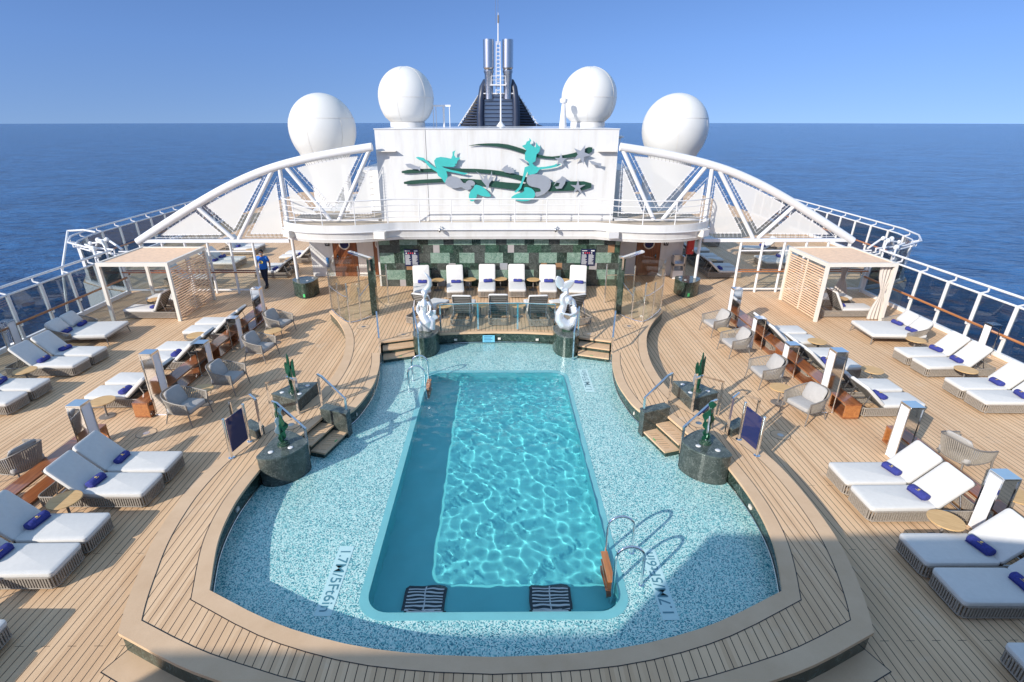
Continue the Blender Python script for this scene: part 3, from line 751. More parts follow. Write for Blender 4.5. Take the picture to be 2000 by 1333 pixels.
# ------------------------------------------------------------------ sun loungers
def rr_path(w, l, r, step):
    base = rrect(-l / 2, l / 2, -w / 2, w / 2, r, 6); out = []; n = len(base); acc = 0
    for i in range(n):
        a = Vector(base[i]); b = Vector(base[(i + 1) % n]); L = (b - a).length; 
        if L < 1e-6: continue
        while acc < L: out.append((a.lerp(b, acc / L), (b - a).normalized())); acc += step
        acc -= L
    return out
def make_lounger(alpha, back=.82, l=2.15, seat=1.27):
    t = thing('sun_lounger', 'sun lounger', 'sun lounger', group='sun loungers on the deck')
    w = .74; hx = l / 2 - seat; a = MB()
    for p, d in rr_path(w - .03, l - .03, .10, .047):
        M = T(p.x, p.y, 0) @ RZ(math.degrees(math.atan2(d.y, d.x)))
        a.box(-.0125, .0125, -.009, .009, .075, .285, M)
    rim = [(x, y) for x, y in rrect(-l / 2 + .015, l / 2 - .015, -w / 2 + .015, w / 2 - .015, .10, 5)]
    for z, r in ((.072, .013), (.288, .017)): a.tube([(x, y, z) for x, y in rim + rim[:1]], r, 6)
    a.build('woven_base', 'rope weave', t)
    b = MB(); b.box(hx - .05, l / 2 - .05, -w / 2 + .05, w / 2 - .05, .272, .292)
    b.bar((-l / 2 + .05, -w / 2 + .06, .25), (hx - .05, -w / 2 + .06, .25), .03, .03); b.bar((-l / 2 + .05, w / 2 - .06, .25), (hx - .05, w / 2 - .06, .25), .03, .03)
    b.build('platform', 'dark base', t)
    for x in (-l / 2 + .14, l / 2 - .14):
        for y in (-.29, .29): MB().tube([(x, y, .075), (x, y, 0)], .02, 8).build('leg', 'taupe frame', t)
    m = MB().pad(w - .03, seat - .01, .09, .07, .022, T(hx + seat / 2, 0, .293) @ RZ(0) @ Matrix(((0, 1, 0, 0), (1, 0, 0, 0), (0, 0, 1, 0), (0, 0, 0, 1))), .012)
    m.build('seat_mattress', 'mattress fabric', t, 40)
    M = T(hx, 0, .30) @ RY(alpha) @ T(-back / 2 - .01, 0, 0)
    sw = Matrix(((0, 1, 0, 0), (1, 0, 0, 0), (0, 0, 1, 0), (0, 0, 0, 1)))
    MB().pad(w - .03, back, .085, .07, .022, M @ sw, .012).build('back_mattress', 'mattress fabric', t, 40)
    f = MB(); h = back / 2
    for y in (-w / 2 + .05, w / 2 - .05): f.bar((-h, y, -.015), (h, y, -.015), .028, .024, M)
    for k in range(9): f.bar((-h + .03 + k * (back - .06) / 8, -w / 2 + .05, -.012), (-h + .03 + k * (back - .06) / 8, w / 2 - .05, -.012), .062, .008, M)
    f.build('back_frame', 'dark weave', t)
    q = M @ Vector((-h * .25, 0, -.02)); g = MB()
    for y in (-w / 2 + .08, w / 2 - .08): g.bar((q.x, y, q.z), (q.x - .02 - .12, y, .25), .016, .016); g.bar((hx - .05, y, .262), (q.x - .14, y, .25), .014, .014)
    g.bar((q.x - .14, -w / 2 + .07, .25), (q.x - .14, w / 2 - .07, .25), .014, .014); g.build('back_strut', 'steel', t)
    return (t, [(c, []) for c in kids(t)])
PR = {}
PR['L'] = (make_lounger(47), False); PR['P'] = (make_lounger(43, .80, 1.66, 1.13), False); PR['U'] = (make_lounger(60), False); PR['F'] = (make_lounger(4), False)
def make_towel():
    t = thing('rolled_towel', 'towel', 'towel', group='rolled navy towels on the loungers')
    a = MB(); prof = [(.0, -.175), (.045, -.178), (.062, -.165), (.066, -.1), (.064, 0), (.066, .1), (.062, .165), (.045, .178), (.0, .175)]
    rings = [[(r * 1.12 * math.cos(2 * math.pi * k / 16), y, .058 + r * .9 * math.sin(2 * math.pi * k / 16)) for k in range(16)] for r, y in [(max(r, .004), y) for r, y in prof]]
    a.loft(rings); a.box(.035, .075, -.165, .165, .02, .028); a.build('roll', 'towel', t, 50)
    b = MB(); b.lathe([(.02, 0), (.02, .003), (.0, .0035)], 10, T(.012, 0, .1165)); b.box(.04, .046, -.035, .035, .111, .1135)
    b.build('crest', 'gold thread', t)
    return (t, [(c, []) for c in kids(t)])
PR['T'] = (make_towel(), False)
NL = [0]
def lounger(key, lab, x, y, rz=0, towel=None, ty=.04, grp='sun loungers on the deck', tz=0):
    NL[0] += 1; j = random.uniform(-1.2, 1.2)
    o = place(PR, key, lab, (x, y, tz), rz + j, grp)
    if towel:
        M = T(x, y, tz) @ RZ(rz); hx = {'P': -.29, 'F': -.6}.get(key, -.195); p = M @ Vector((hx + .13, ty, .388))
        p.y += random.uniform(-.07, .07); place(PR, 'T', towel, p, rz + random.uniform(-14, 14), scale=(random.uniform(1.1, 1.35), random.uniform(1.02, 1.22), random.uniform(1.05, 1.3)))
    return o
WH = 'white lounger'
def pair(side, key, xf, ys, rz, desc, tw=(1, 1), tz=0):
    """ys: near, far centre; xf: x of the foot edge"""
    cx = xf - (.84 if key == 'P' else 1.075) * math.cos(R(rz))
    for y, w, k in zip(ys, ('nearer', 'farther'), tw):
        lounger(key, f'{w} {WH} of the {side} {desc}', cx, y, rz, f'navy towel on the {w} of the {side} {desc}' if k else None, tz=tz)
pair('left', 'L', -12.70, (15.03, 15.86), 0, 'railing pair next to the daybed')
pair('left', 'L', -12.74, (12.70, 13.50), 0, 'railing pair cut by the picture edge')
pair('left', 'L', -6.95, (9.03, 9.80), 0, 'pair nearest the navy glass screen')
pair('left', 'L', -7.20, (7.00, 7.77), 0, 'second pair below the round table')
pair('left', 'L', -7.18, (4.69, 5.46), 0, 'pair in the bottom picture corner', (0, 0))
pair('left', 'P', -11.03, (13.06, 13.86), 180, 'pair behind the front of the long shelf', (1, 0))
pair('left', 'P', -11.03, (15.45, 16.27), 180, 'pair behind the middle of the long shelf', (1, 0))
pair('left', 'P', -11.00, (17.80, 18.62), 180, 'pair behind the far end of the long shelf', (0, 0))
pair('right', 'L', 12.93, (14.78, 15.60), 180, 'railing pair next to the daybed')
pair('right', 'L', 12.86, (12.58, 13.36), 180, 'railing pair cut by the picture edge')
pair('right', 'L', 7.18, (8.50, 9.28), 180, 'pair nearest the navy glass screen')
pair('right', 'L', 7.22, (6.33, 7.13), 180, 'shaded pair beside the round table')
pair('right', 'L', 7.22, (4.15, 4.95), 180, 'pair in the bottom picture corner', (0, 0))
pair('right', 'P', 11.2, (12.46, 13.32), 0, 'pair behind the front of the long shelf', (1, 0))
pair('right', 'P', 11.0, (14.75, 15.58), 0, 'pair behind the middle of the long shelf', (1, 0))
pair('right', 'P', 10.85, (16.75, 17.6), 0, 'pair behind the far end of the long shelf', (0, 0))
# cabana loungers
lounger('U', f'{WH} at the front of the left cabana', -13.5, 20.15, 180, 'rolled navy towel on the front lounger in the left cabana')
lounger('U', f'{WH} at the back of the left cabana', -13.5, 21.6, 180)
lounger('U', f'{WH} at the front of the right cabana', 13.75, 20.1, 0, 'rolled navy towel on the front lounger in the right cabana')
lounger('U', f'{WH} at the back of the right cabana', 13.75, 21.5, 0)
# beyond the wind screen
FG = 'sun loungers beyond the wind screen'
for (k, x, y, rz, lab, tw) in (
    ('P', -11.1, 25.95, 180, 'lounger behind the walking person left of the white wall', 'towel on the lounger behind the walking person'),
    ('P', -11.1, 26.9, 180, 'second lounger behind the walking person', None),
    ('P', -11.0, 28.9, 180, 'third lounger left of the white wall', 'towel on the third lounger left of the white wall'),
    ('P', -11.0, 29.8, 180, 'farthest lounger left of the white wall', None),
    ('L', -14.6, 24.7, 0, 'lounger right behind the left wind screen under the handrail', None),
    ('L', -14.7, 27.6, 0, 'nearer lounger of the pair behind the left wind screen posts', 'navy towel on the nearer of the pair behind the left wind screen'),
    ('L', -14.7, 28.4, 0, 'farther lounger of the pair behind the left wind screen posts', 'navy towel on the farther of the pair behind the left wind screen'),
    ('L', -15.0, 30.9, 0, 'nearer lounger of the far pair under the left white beam', 'navy towel on the nearer of the far pair under the left beam'),
    ('L', -15.0, 31.7, 0, 'farther lounger of the far pair under the left white beam', None),
    ('P', 11.2, 25.8, 0, 'front lounger of the shaded row beside the red cabinet', 'dark towel on the front lounger beside the red cabinet'),
    ('P', 11.2, 26.7, 0, 'second lounger of the shaded row beside the red cabinet', None),
    ('P', 11.2, 28.1, 0, 'third lounger of the shaded row beside the red cabinet', None),
    ('P', 11.2, 29.0, 0, 'fourth lounger of the shaded row beside the red cabinet', None),
    ('P', 11.3, 30.4, 0, 'fifth lounger of the shaded row beside the red cabinet', None),
    ('L', 15.1, 27.6, 180, 'nearer lounger behind the right wind screen glass', None),
    ('L', 15.1, 28.4, 180, 'second lounger behind the right wind screen glass', 'navy towel on the second lounger behind the right wind screen'),
    ('L', 15.4, 30.9, 180, 'farther lounger seen under the right white beam', 'navy towel on the farther lounger under the right beam'),
    ('F', 13.3, 33.6, 90, 'flat dark lounger in the shade beyond the right row', None)):
    lounger(k, 'white cushioned ' + lab, x, y, rz, tw and 'rolled ' + tw, grp=FG)
# aft rows on the platform
orn = ['first', 'second', 'third', 'fourth', 'fifth', 'sixth']
for i, (x, y, rz) in enumerate(((-3.20, 22.05, -82), (-1.78, 22.1, -86), (-.42, 22.22, -89), (.86, 22.22, -91), (2.18, 22.12, -94), (3.45, 22.0, -99))):
    lounger('U', f'{orn[i]} from left of the white loungers standing against the marble wall', x, y, rz, f'rolled blue towel on the {orn[i]} from left of the loungers at the marble wall', grp='loungers along the marble wall', tz=ZP)
for i, (x, y, rz, lab) in enumerate(((-2.55, 19.0, 68, 'half hidden behind the left statue'), (-1.22, 18.85, 87, 'behind the left pane of the balustrade'), (.08, 18.98, 90, 'behind the middle pane of the balustrade'), (1.47, 18.85, 93, 'behind the right pane of the balustrade'), (2.72, 18.9, 112, 'half hidden behind the right statue'))):
    lounger('U', f'lounger seen from behind, {lab}', x, y, rz, grp='loungers with their backs to the pool', tz=ZP)

# ------------------------------------------------------------------ round tables
def make_table(h=.47, r=.29):
    t = thing('round_table', 'table', 'side table', group='round teak side tables')
    MB().lathe([(r - .012, h - .028), (r, h - .02), (r, h - .006), (r - .008, h), (.001, h)], 36).build('table_top', 'table teak', t, 30)
    MB().tube([(0, 0, .02), (0, 0, h - .028)], .024, 10).build('stem', 'taupe frame', t, 50)
    MB().lathe([(.19, 0), (.19, .012), (.05, .022), (.03, .04)], 26).build('foot', 'taupe frame', t, 30)
    return (t, [(c, []) for c in kids(t)])
PR['t'] = (make_table(), False)
for x, y, z, lab in ((-10.22, 12.34, 0, 'round teak table in front of the left shelf end and lounger'), (-8.26, 8.4, 0, 'round slatted teak table between the two front left lounger pairs'), (-13.74, 14.2, 0, 'round teak table in front of the left railing pair'),
    (-7.98, 13.0, 0, 'round teak table between the two front left armchairs'), (-10.2, 16.95, 0, 'round teak table between lounger pairs behind the left shelf'), (-7.75, 17.35, 0, 'small round teak table between the two far left armchairs'),
    (-10.5, 8.3, 0, 'pale round teak table behind the near left shelf'), (7.78, 12.95, 0, 'round teak table between the two front right armchairs'), (8.24, 7.72, 0, 'round slatted teak table half in shade between front right lounger pairs'),
    (13.75, 14.05, 0, 'round teak table in front of the right railing pair'), (13.95, 16.35, 0, 'round teak table in front of the right daybed'), (10.6, 16.25, 0, 'round teak table among loungers behind the right shelf'),
    (7.98, 17.25, 0, 'round teak table between the two far right armchairs'), (11.0, 14.05, 0, 'round teak table beside the tall column behind the right shelf'), (10.15, 8.4, 0, 'round table behind the near right shelf and armchair'),
    (14.1, 20.85, 0, 'round teak table inside the right cabana'), (-13.9, 20.9, 0, 'round teak table inside the left cabana'),
    (-2.55, 22.35, ZP, 'first from left of the round tables along the marble wall'), (-1.18, 22.45, ZP, 'second from left of the round tables along the marble wall'), (.16, 22.5, ZP, 'third from left of the round tables along the marble wall'), (1.58, 22.38, ZP, 'fourth from left of the round tables along the marble wall'), (2.9, 22.25, ZP, 'fifth from left of the round tables, behind the right statue'),
    (-1.95, 18.9, ZP, 'round table behind glass right of the left statue'), (-.6, 18.98, ZP, 'round table behind glass between left and middle dark loungers'), (.8, 18.95, ZP, 'round table behind glass between middle and right dark loungers'), (2.2, 18.88, ZP, 'round table behind glass left of the right statue'),
    (-10.9, 27.9, 0, 'small round table behind the white post left of the door wall'), (-13.9, 30.0, 0, 'small round table far behind the left wind screen'), (-14.6, 26.3, 0, 'round table behind the left cabana slats beyond the wind screen'), (11.2, 27.4, 0, 'dark round table within the shaded right row')):
    place(PR, 't', lab, (x, y, z), random.uniform(60, 120))

# ------------------------------------------------------------------ armchairs and daybeds
def shell(top, bot, mb, rope, k, r=.014, th=.013):
    tp = smooth_path3(top); bt = smooth_path3(bot)
    mb.tube(tp, r, 6)
    n = len(tp)
    for i in range(k + 1):
        u = i / k * (n - 1); j = min(int(u), n - 2); f = u - j
        a = tp[j].lerp(tp[j + 1], f); b = bt[j].lerp(bt[j + 1], f); rope.bar(a, b, th, .02)
def smooth_path3(p, it=2):
    p = [Vector(q) for q in p]
    for _ in range(it):
        o = [p[0]]
        for a, b in zip(p[:-1], p[1:]): o += [a.lerp(b, .25), a.lerp(b, .75)]
        p = o + [p[-1]]
    return p
def make_chair():
    t = thing('woven_armchair', 'chair', 'armchair', group='woven rope armchairs along the shelves')
    top = [(.34, .37, .60), (.12, .39, .63), (-.18, .37, .70), (-.37, .24, .78), (-.40, 0, .80), (-.37, -.24, .78), (-.18, -.37, .70), (.12, -.39, .63), (.34, -.37, .60)]
    bot = [(.32, .33, .33), (.12, .34, .32), (-.12, .32, .31), (-.28, .20, .30), (-.30, 0, .30), (-.28, -.20, .30), (-.12, -.32, .31), (.12, -.34, .32), (.32, -.33, .33)]
    fr = MB(); rp = MB(); shell(top, bot, fr, rp, 54, .017)
    bt = smooth_path3(bot); fr.tube(bt + [bt[0]], .015, 6); fr.box(-.26, .31, -.31, .31, .30, .325)
    fr.build('chair_frame', 'taupe frame', t, 50); rp.build('woven_back', 'chair rope', t)
    for s in (-1, 1):
        MB().tube([(.34, .37 * s, .60), (.33, .355 * s, .34), (.38, .37 * s, 0)], [.015, .017, .011], 8).build('leg', 'taupe frame', t, 50)
        MB().tube([(-.27, .24 * s, .31), (-.34, .30 * s, 0)], [.017, .011], 8).build('leg', 'taupe frame', t, 50)
    MB().pad(.60, .60, .11, .06, .025, T(.03, 0, .325), .012).build('seat_cushion', 'cushion fabric', t, 40)
    M = T(-.17, 0, .64) @ RY(-24)
    a = MB(); rings = []
    for i in range(9):
        k = -1 + 2 * i / 8; ring = []
        for j in range(24):
            th = 2 * math.pi * j / 24; c, s2 = math.cos(th), math.sin(th); e = .42
            y = .27 * math.copysign(abs(c) ** e, c); z = .23 * math.copysign(abs(s2) ** e, s2); sc = 1 - .12 * k * k if abs(k) < 1 else .9
            ring.append((k * .085 * (1 - .75 * max(abs(y) / .27, abs(z) / .23) ** 3), y * sc, z * sc))
        rings.append(ring)
    a.loft(rings, M=M).build('pillow', 'cushion fabric', t, 60)
    return (t, [(c, []) for c in kids(t)])
PR['A'] = (make_chair(), False)
for x, y, rz, lab in ((-8.02, 12.2, -8, 'woven grey armchair at the front end of the left teak shelf'), (-7.72, 13.85, -4, 'second woven armchair from the front beside the left shelf'), (-7.7, 16.05, -10, 'third woven armchair from the front beside the left shelf'), (-7.95, 18.3, -14, 'farthest woven armchair at the end of the left shelf'),
    (-10.25, 9.75, 165, 'woven armchair seen from behind beyond the near left shelf'), (8.1, 12.2, 200, 'woven armchair with its pillow lying flat at the front of the right shelf'), (7.95, 14.1, 184, 'second woven armchair from the front beside the right shelf'), (7.95, 16.3, 186, 'third woven armchair from the front beside the right shelf'),
    (8.0, 18.15, 190, 'farthest woven armchair at the end of the right shelf'), (10.35, 9.95, 14, 'woven armchair seen from behind beyond the near right shelf'), (10.65, 7.75, 5, 'woven armchair half hidden by the near right chrome column')):
    place(PR, 'A', lab, (x, y, 0), rz, scale=(1.1, 1.1, 1.04))
def make_daybed():
    t = thing('double_daybed', 'daybed', 'daybed', group='double daybeds by the railings')
    top = [(-.10, .74, .48), (-.45, .78, .58), (-.85, .74, .68), (-1.05, .45, .74), (-1.08, 0, .75), (-1.05, -.45, .74), (-.85, -.74, .68), (-.45, -.78, .58), (-.10, -.74, .48)]
    bot = [(-.15, .70, .27), (-.45, .70, .26), (-.72, .66, .25), (-.90, .40, .25), (-.92, 0, .25), (-.90, -.40, .25), (-.72, -.66, .25), (-.45, -.70, .26), (-.15, -.70, .27)]
    fr = MB(); rp = MB(); shell(top, bot, fr, rp, 90, .017)
    bt = smooth_path3(bot); fr.tube(bt, .015, 6); fr.box(-.85, .98, -.70, .70, .26, .30)
    fr.build('bed_frame', 'taupe frame', t); rp.build('woven_back', 'rope weave', t)
    for x, y in ((.92, .62), (.92, -.62), (-.75, .5), (-.75, -.5)): MB().tube([(x, y, .27), (x + (.05 if x > 0 else -.04), y * 1.08, 0)], [.022, .012], 8).build('leg', 'taupe frame', t, 50)
    sw = Matrix(((0, 1, 0, 0), (1, 0, 0, 0), (0, 0, 1, 0), (0, 0, 0, 1)))
    MB().pad(1.42, 1.82, .11, .08, .025, T(.09, 0, .30) @ sw, .01).build('mattress', 'mattress fabric', t, 40)
    for y in (-.36, .36): MB().pad(.66, .52, .17, .10, .06, T(-.80, y, .60) @ RY(52) @ sw, .02).build('back_cushion', 'mattress fabric', t, 50)
    return (t, [(c, []) for c in kids(t)])
PR['D'] = (make_daybed(), False)
for s, w, x, y in ((-1, 'left', -14.42, 17.75), (1, 'right', 13.98, 17.62)):
    rz = 0 if s < 0 else 180
    place(PR, 'D', f'white double daybed with woven rounded back by the {w} railing', (x, y, 0), rz + (4 if s < 0 else -4))
    for dy, k in ((-.36, 'nearer'), (.36, 'farther')):
        place(PR, 'T', f'rolled navy towel on the {k} side of the {w} daybed', (x + .42 * s, y + dy - .05, .42), rz + 8)

# ------------------------------------------------------------------ teak shelves and light columns
def shelf(lab, x0, x1, y0, y1, gaps, mat='varnished teak'):
    t = thing('teak_shelf', lab, 'shelf', group='long low teak shelves')
    def seg(z0, z1, nm):
        a = MB(); ys = [y0] + [v for g in gaps for v in g] + [y1]
        for i in range(0, len(ys), 2): a.box(x0, x1, ys[i], ys[i + 1], z0, z1)
        a.build(nm, mat, t)
    seg(.405, .45, 'top_board'); seg(.03, .07, 'bottom_board')
    for y in (y0, y1 - .045): MB().box(x0 + .004, x1 - .004, y - .002, y + .043, .07, .405).build('end_panel', 'orange teak', t)
    k = int((y1 - y0) / 2.6)
    for i in range(1, k): MB().box(x0 + .05, x1 - .05, y0 + (y1 - y0) * i / k, y0 + (y1 - y0) * i / k + .04, .07, .405).build('divider', mat, t)
    a = MB()
    for i in range(k + 1): a.box(x0 + .08, x1 - .08, y0 + .2 + (y1 - y0 - .45) * i / k, y0 + .26 + (y1 - y0 - .45) * i / k, 0, .03)
    a.build('feet', 'dark base', t)
shelf('long varnished teak shelf behind the left armchairs', -9.40, -9.0, 12.22, 19.95, ())
shelf('long varnished teak shelf behind the right armchairs', 9.02, 9.42, 12.02, 19.7, ())
shelf('near left teak shelf running out of the picture edge', -9.72, -9.36, 4.5, 11.2, ())
shelf('near right teak shelf behind the front loungers', 9.36, 9.72, 4.2, 11.0, ())
def column(lab, x, y, h, s):
    t = thing('light_column', lab, 'light column', (x, y, 0), 0, 'chrome framed light columns'); w = .145; r = .014
    a = MB()
    for i in (-1, 1):
        for j in (-1, 1): a.box(i * w - r, i * w + r, j * w - r, j * w + r, 0, h - .02)
    for z in (.0, h - .06): 
        for i in (-1, 1): a.box(-w + r, w - r, i * w - r * .8, i * w + r * .8, z, z + .03); a.box(i * w - r * .8, i * w + r * .8, -w + r, w - r, z, z + .03)
    a.build('chrome_frame', 'chrome', t)
    MB().box(-w - r, w + r, -w - r, w + r, h - .02, h, bev=.01).build('mirror_cap', 'chrome', t)
    MB().box(-s * (w - .004) - .003, -s * (w - .004) + .003, -w + r, w - r, .03, h - .06).build('white_panel', 'lamp panel', t)
    MB().box(s * (w - .004) - .003, s * (w - .004) + .003, -w + r, w - r, .03, h - .06).build('white_panel', 'lamp panel', t)
    for j in (-1, 1): MB().box(-w + r, w - r, j * (w - .006) - .003, j * (w - .006) + .003, .03, h - .06).build('mirror_panel', 'chrome', t)
for s, w in ((-1, 'left'), (1, 'right')):
    column(f'tallest chrome and white light column at the front end of the long {w} shelf', 8.80 * s, 12.50, 1.78, s)
    column(f'short light column beside the second {w} armchair', 8.82 * s, 14.85 if s < 0 else 14.6, 1.08, s)
    column(f'short light column beside the third {w} armchair', 8.82 * s, 16.9 if s < 0 else 16.75, 1.12, s)
    column(f'tall light column at the far end of the long {w} shelf', 8.82 * s, 18.95 if s < 0 else 18.8, 1.52, s)
    column(f'light column rising from the near {w} shelf', (9.22 if s > 0 else 9.25) * s, 10.5 if s < 0 else 10.3, 1.42, s)
    column(f'chrome light column by the {w} railing beside the lounger pair', 16.1 * s, 16.6 if s < 0 else 16.1, 1.12, s)
column('light column cut by the right picture edge on the near shelf', 9.24, 7.95, 1.3, 1)

# ------------------------------------------------------------------ cabanas
def cabana(w, s, xi, xo, y0, y1, h=2.27):
    t = thing('cabana', f'{"cream framed cabana with slatted side on the left deck" if s < 0 else "cream framed cabana with slatted side and curtains on the right deck"}', 'cabana', group='cabanas'); r = .055
    for x in (xi, xo):
        for y in (y0, y1): MB().box(x - r, x + r, y - r, y + r, 0, h - .1).build('post', 'cream paint', t)
    a = MB(); X0, X1 = min(xi, xo) - r, max(xi, xo) + r
    a.box(X0, X1, y0 - r, y0 + r, h - .1, h + .04); a.box(X0, X1, y1 - r, y1 + r, h - .1, h + .04)
    a.box(X0, X0 + 2 * r, y0 + r, y1 - r, h - .1, h + .04); a.box(X1 - 2 * r, X1, y0 + r, y1 - r, h - .1, h + .04)
    a.build('roof_frame', 'cream paint', t)
    a = MB(); n = 46
    for i in range(n): 
        yy = y0 + r + (y1 - y0 - 2 * r) * i / n; a.box(X0 + 2 * r, X1 - 2 * r, yy, yy + (y1 - y0 - 2 * r) / n - .006, h - .03, h + .01)
    a.build('roof_slats', 'slat wood', t)
    a = MB(); n = 21
    for i in range(n):
        z = .08 + i * (h - .25) / n; a.box(xi - .018, xi + .018, y0 + r, y1 - r, z, z + .046)
    a.build('slat_screen', 'slat wood', t)
    MB().box(xi - .03 + s * .03, xi + .03 + s * .03 - .02, (y0 + y1) / 2 - .03, (y0 + y1) / 2 + .03, .05, h - .1).build('screen_upright', 'cream paint', t)
    if s > 0:
        for y, nm in ((y0 + .16, 'a'), (y1 - .1, 'b')):
            a = MB(); rings = []
            for k in range(15):
                z = h - .12 - k * (h - .16) / 14; q = k / 14; wd = .34 * (1 - math.exp(-((q - .5) / .22) ** 2) * .80) + .02 + .05 * (q > .6) * (q - .6)
                ox = xo - .12 - wd * .9; ring = []
                for j in range(24):
                    u = j / 23; ring.append((ox + 2 * wd * u * .9 + (.0), y + .035 * math.sin(u * 30) * (.4 + wd * 2), z))
                rings.append(ring)
            for i in range(24): pass
            back = [[(x, yy + .012, z) for x, yy, z in r_] for r_ in rings]
            a.loft([f_ + list(reversed(b_)) for f_, b_ in zip(rings, back)]).build('curtain', 'curtain', t, 60)
cabana('left', -1, -12.28, -14.84, 19.6, 22.28)
cabana('right', 1, 12.32, 14.86, 19.35, 22.1)

# ------------------------------------------------------------------ showers
for s, w in ((-1, 'left'), (1, 'right')):
    t = thing('shower_stall', f'curved glass shower with marble pillar on the {w} of the platform', 'shower', group='poolside showers')
    fx = lambda P: [(x * s, y) for x, y in P]
    # curved outer glass wall on the platform edge
    arc = [(6.38, 19.7), (6.12, 19.25), (5.82, 18.82), (5.52, 18.42), (5.32, 18.26)]
    top = [1.75, 1.6, 1.4, 1.05, .95]
    for i in range(4):
        (x0, y0), (x1, y1) = arc[i], arc[i + 1]; d = Vector((x1 - x0, y1 - y0)).normalized() * .02; n = Vector((d.y, -d.x)) * .3
        z0 = ZP + .04; v = []
        for sg in (-1, 1): v += [((x0 + d.x + n.x * sg) * s, y0 + d.y + n.y * sg, z0), ((x1 - d.x + n.x * sg) * s, y1 - d.y + n.y * sg, z0), ((x1 - d.x + n.x * sg) * s, y1 - d.y + n.y * sg, z0 + top[i + 1] + .25), ((x0 + d.x + n.x * sg) * s, y0 + d.y + n.y * sg, z0 + top[i] + .25)]
        MB().add(v, [(0, 1, 2, 3), (7, 6, 5, 4), (0, 4, 5, 1), (1, 5, 6, 2), (2, 6, 7, 3), (3, 7, 4, 0)]).build('glass_pane', 'clear glass', t)
    for i, h in ((0, 1.5), (2, 1.35), (4, 1.5)):
        x, y = arc[i]; MB().tube([(x * s, y, ZP), (x * s, y, ZP + h)], .03, 10).build('post', 'chrome', t, 50)
    MB().tube([(x * s, y, ZP + .035) for x, y in arc], .022, 8).build('floor_rail', 'chrome', t, 50)
    MB().tube([(x * s, y, ZP + 1.0) for x, y in arc], .014, 8).build('grab_bar', 'chrome', t, 50)
    # front glass, curved, to the marble pillar
    arc2 = [(5.32, 18.26), (5.08, 18.42), (4.82, 18.75), (4.66, 19.15)]
    for i in range(3):
        a, b = arc2[i], arc2[i + 1]
        MB().bar((a[0] * s, a[1], ZP + .85), (b[0] * s, b[1], ZP + .75), .01, 1.4).build('glass_pane', 'clear glass', t)
    MB().tube([(x * s, y, ZP + .03) for x, y in arc2], .02, 8).build('floor_rail', 'chrome', t, 50)
    for x, y, h in ((4.98, 18.55, 1.25), (4.35, 20.55, 1.6), (5.5, 20.7, 1.5)): MB().tube([(x * s, y, ZP), (x * s, y, ZP + h)], .028, 10).build('post', 'chrome', t, 50)
    MB().prism(ccw(fx([(4.50, 19.15), (4.72, 19.12), (4.80, 19.62), (4.56, 19.66)])), ZP, ZP + 2.15).build('marble_pillar', 'dark marble', t)
    MB().bar((4.58 * s, 19.1, ZP + 2.19), (5.45 * s, 19.62, ZP + 2.32), .16, .07).bar((4.62 * s, 19.12, ZP + 1.75), (4.62 * s, 19.12, ZP + 2.17), .07, .07).build('shower_head', 'chrome', t)
    MB().tube([(4.98 * s, 18.55, ZP + .9), (4.7 * s, 19.15, ZP + 1.25)], .012, 8).build('hand_hose', 'chrome', t, 50)
    MB().bar((4.35 * s, 20.55, ZP + 1.15), (5.5 * s, 20.7, ZP + 1.15), .03, .03).build('towel_bar', 'chrome', t)
    MB().bar((4.38 * s, 20.56, ZP + .6), (5.47 * s, 20.69, ZP + .6), .01, 1.1).build('glass_pane', 'bronze glass', t)
    MB().bar((5.55 * s, 20.70, ZP + 1.0), (6.34 * s, 19.75, ZP + 1.0), .01, 1.9).build('glass_pane', 'bronze glass', t)
    v, f = region(ccw(fx([(4.8, 19.3), (5.1, 18.6), (5.35, 18.42), (6.2, 19.6), (5.5, 20.5), (4.7, 20.3)])), [], ZP + .012)
    MB().add(v, f).build('floor_grate', 'tread planks', t)

# ------------------------------------------------------------------ lower marble wall and white walls
MW = thing('marble_wall', 'checkered green and black marble mosaic wall under the canopy', 'wall')
MB().box(-5.1, 5.35, 22.95, 23.5, 0.0, 3.0).build('wall_core', 'grey marble', MW)
rnd = random.Random(11); mats = ['light marble', 'dark marble', 'mid marble', 'grey marble']
plain('accent wood', (.30, .17, .09), .4)
bins = {m: MB() for m in mats + ['art mirror', 'grey interior', 'accent wood']}
y = 22.95; z = ZP + .01; row = 0
hs = [.30, .44, .30, .46, .34, .42]
for r_, h in enumerate(hs):
    x = -5.08 - rnd.uniform(0, .5); k = rnd.randrange(4)
    while x < 5.33:
        if r_ % 2: m, wd = (('light marble', .80), ('dark marble', .42), ('light marble', .66), ('grey marble', .46))[k % 4]
        else: m, wd = (('grey marble', .52), ('mid marble', .60), ('dark marble', .40), ('grey marble', .46))[k % 4]
        if not r_ % 2 and rnd.random() < .13: m = rnd.choice(('art mirror', 'grey interior', 'accent wood')); wd = .3
        wd += rnd.uniform(-.05, .05)
        x0 = max(x, -5.09); x1 = min(x + wd, 5.34)
        if x1 - x0 > .03: bins[m].box(x0 + .002, x1 - .002, y - .012 - rnd.choice((0, .006)), y, z, min(z + h, 2.98) - .004)
        x += wd; k += 1
    z += h
for m, b in bins.items():
    if b.v: b.build('marble_tiles' if 'marble' in m else 'accent_tiles', m, MW)
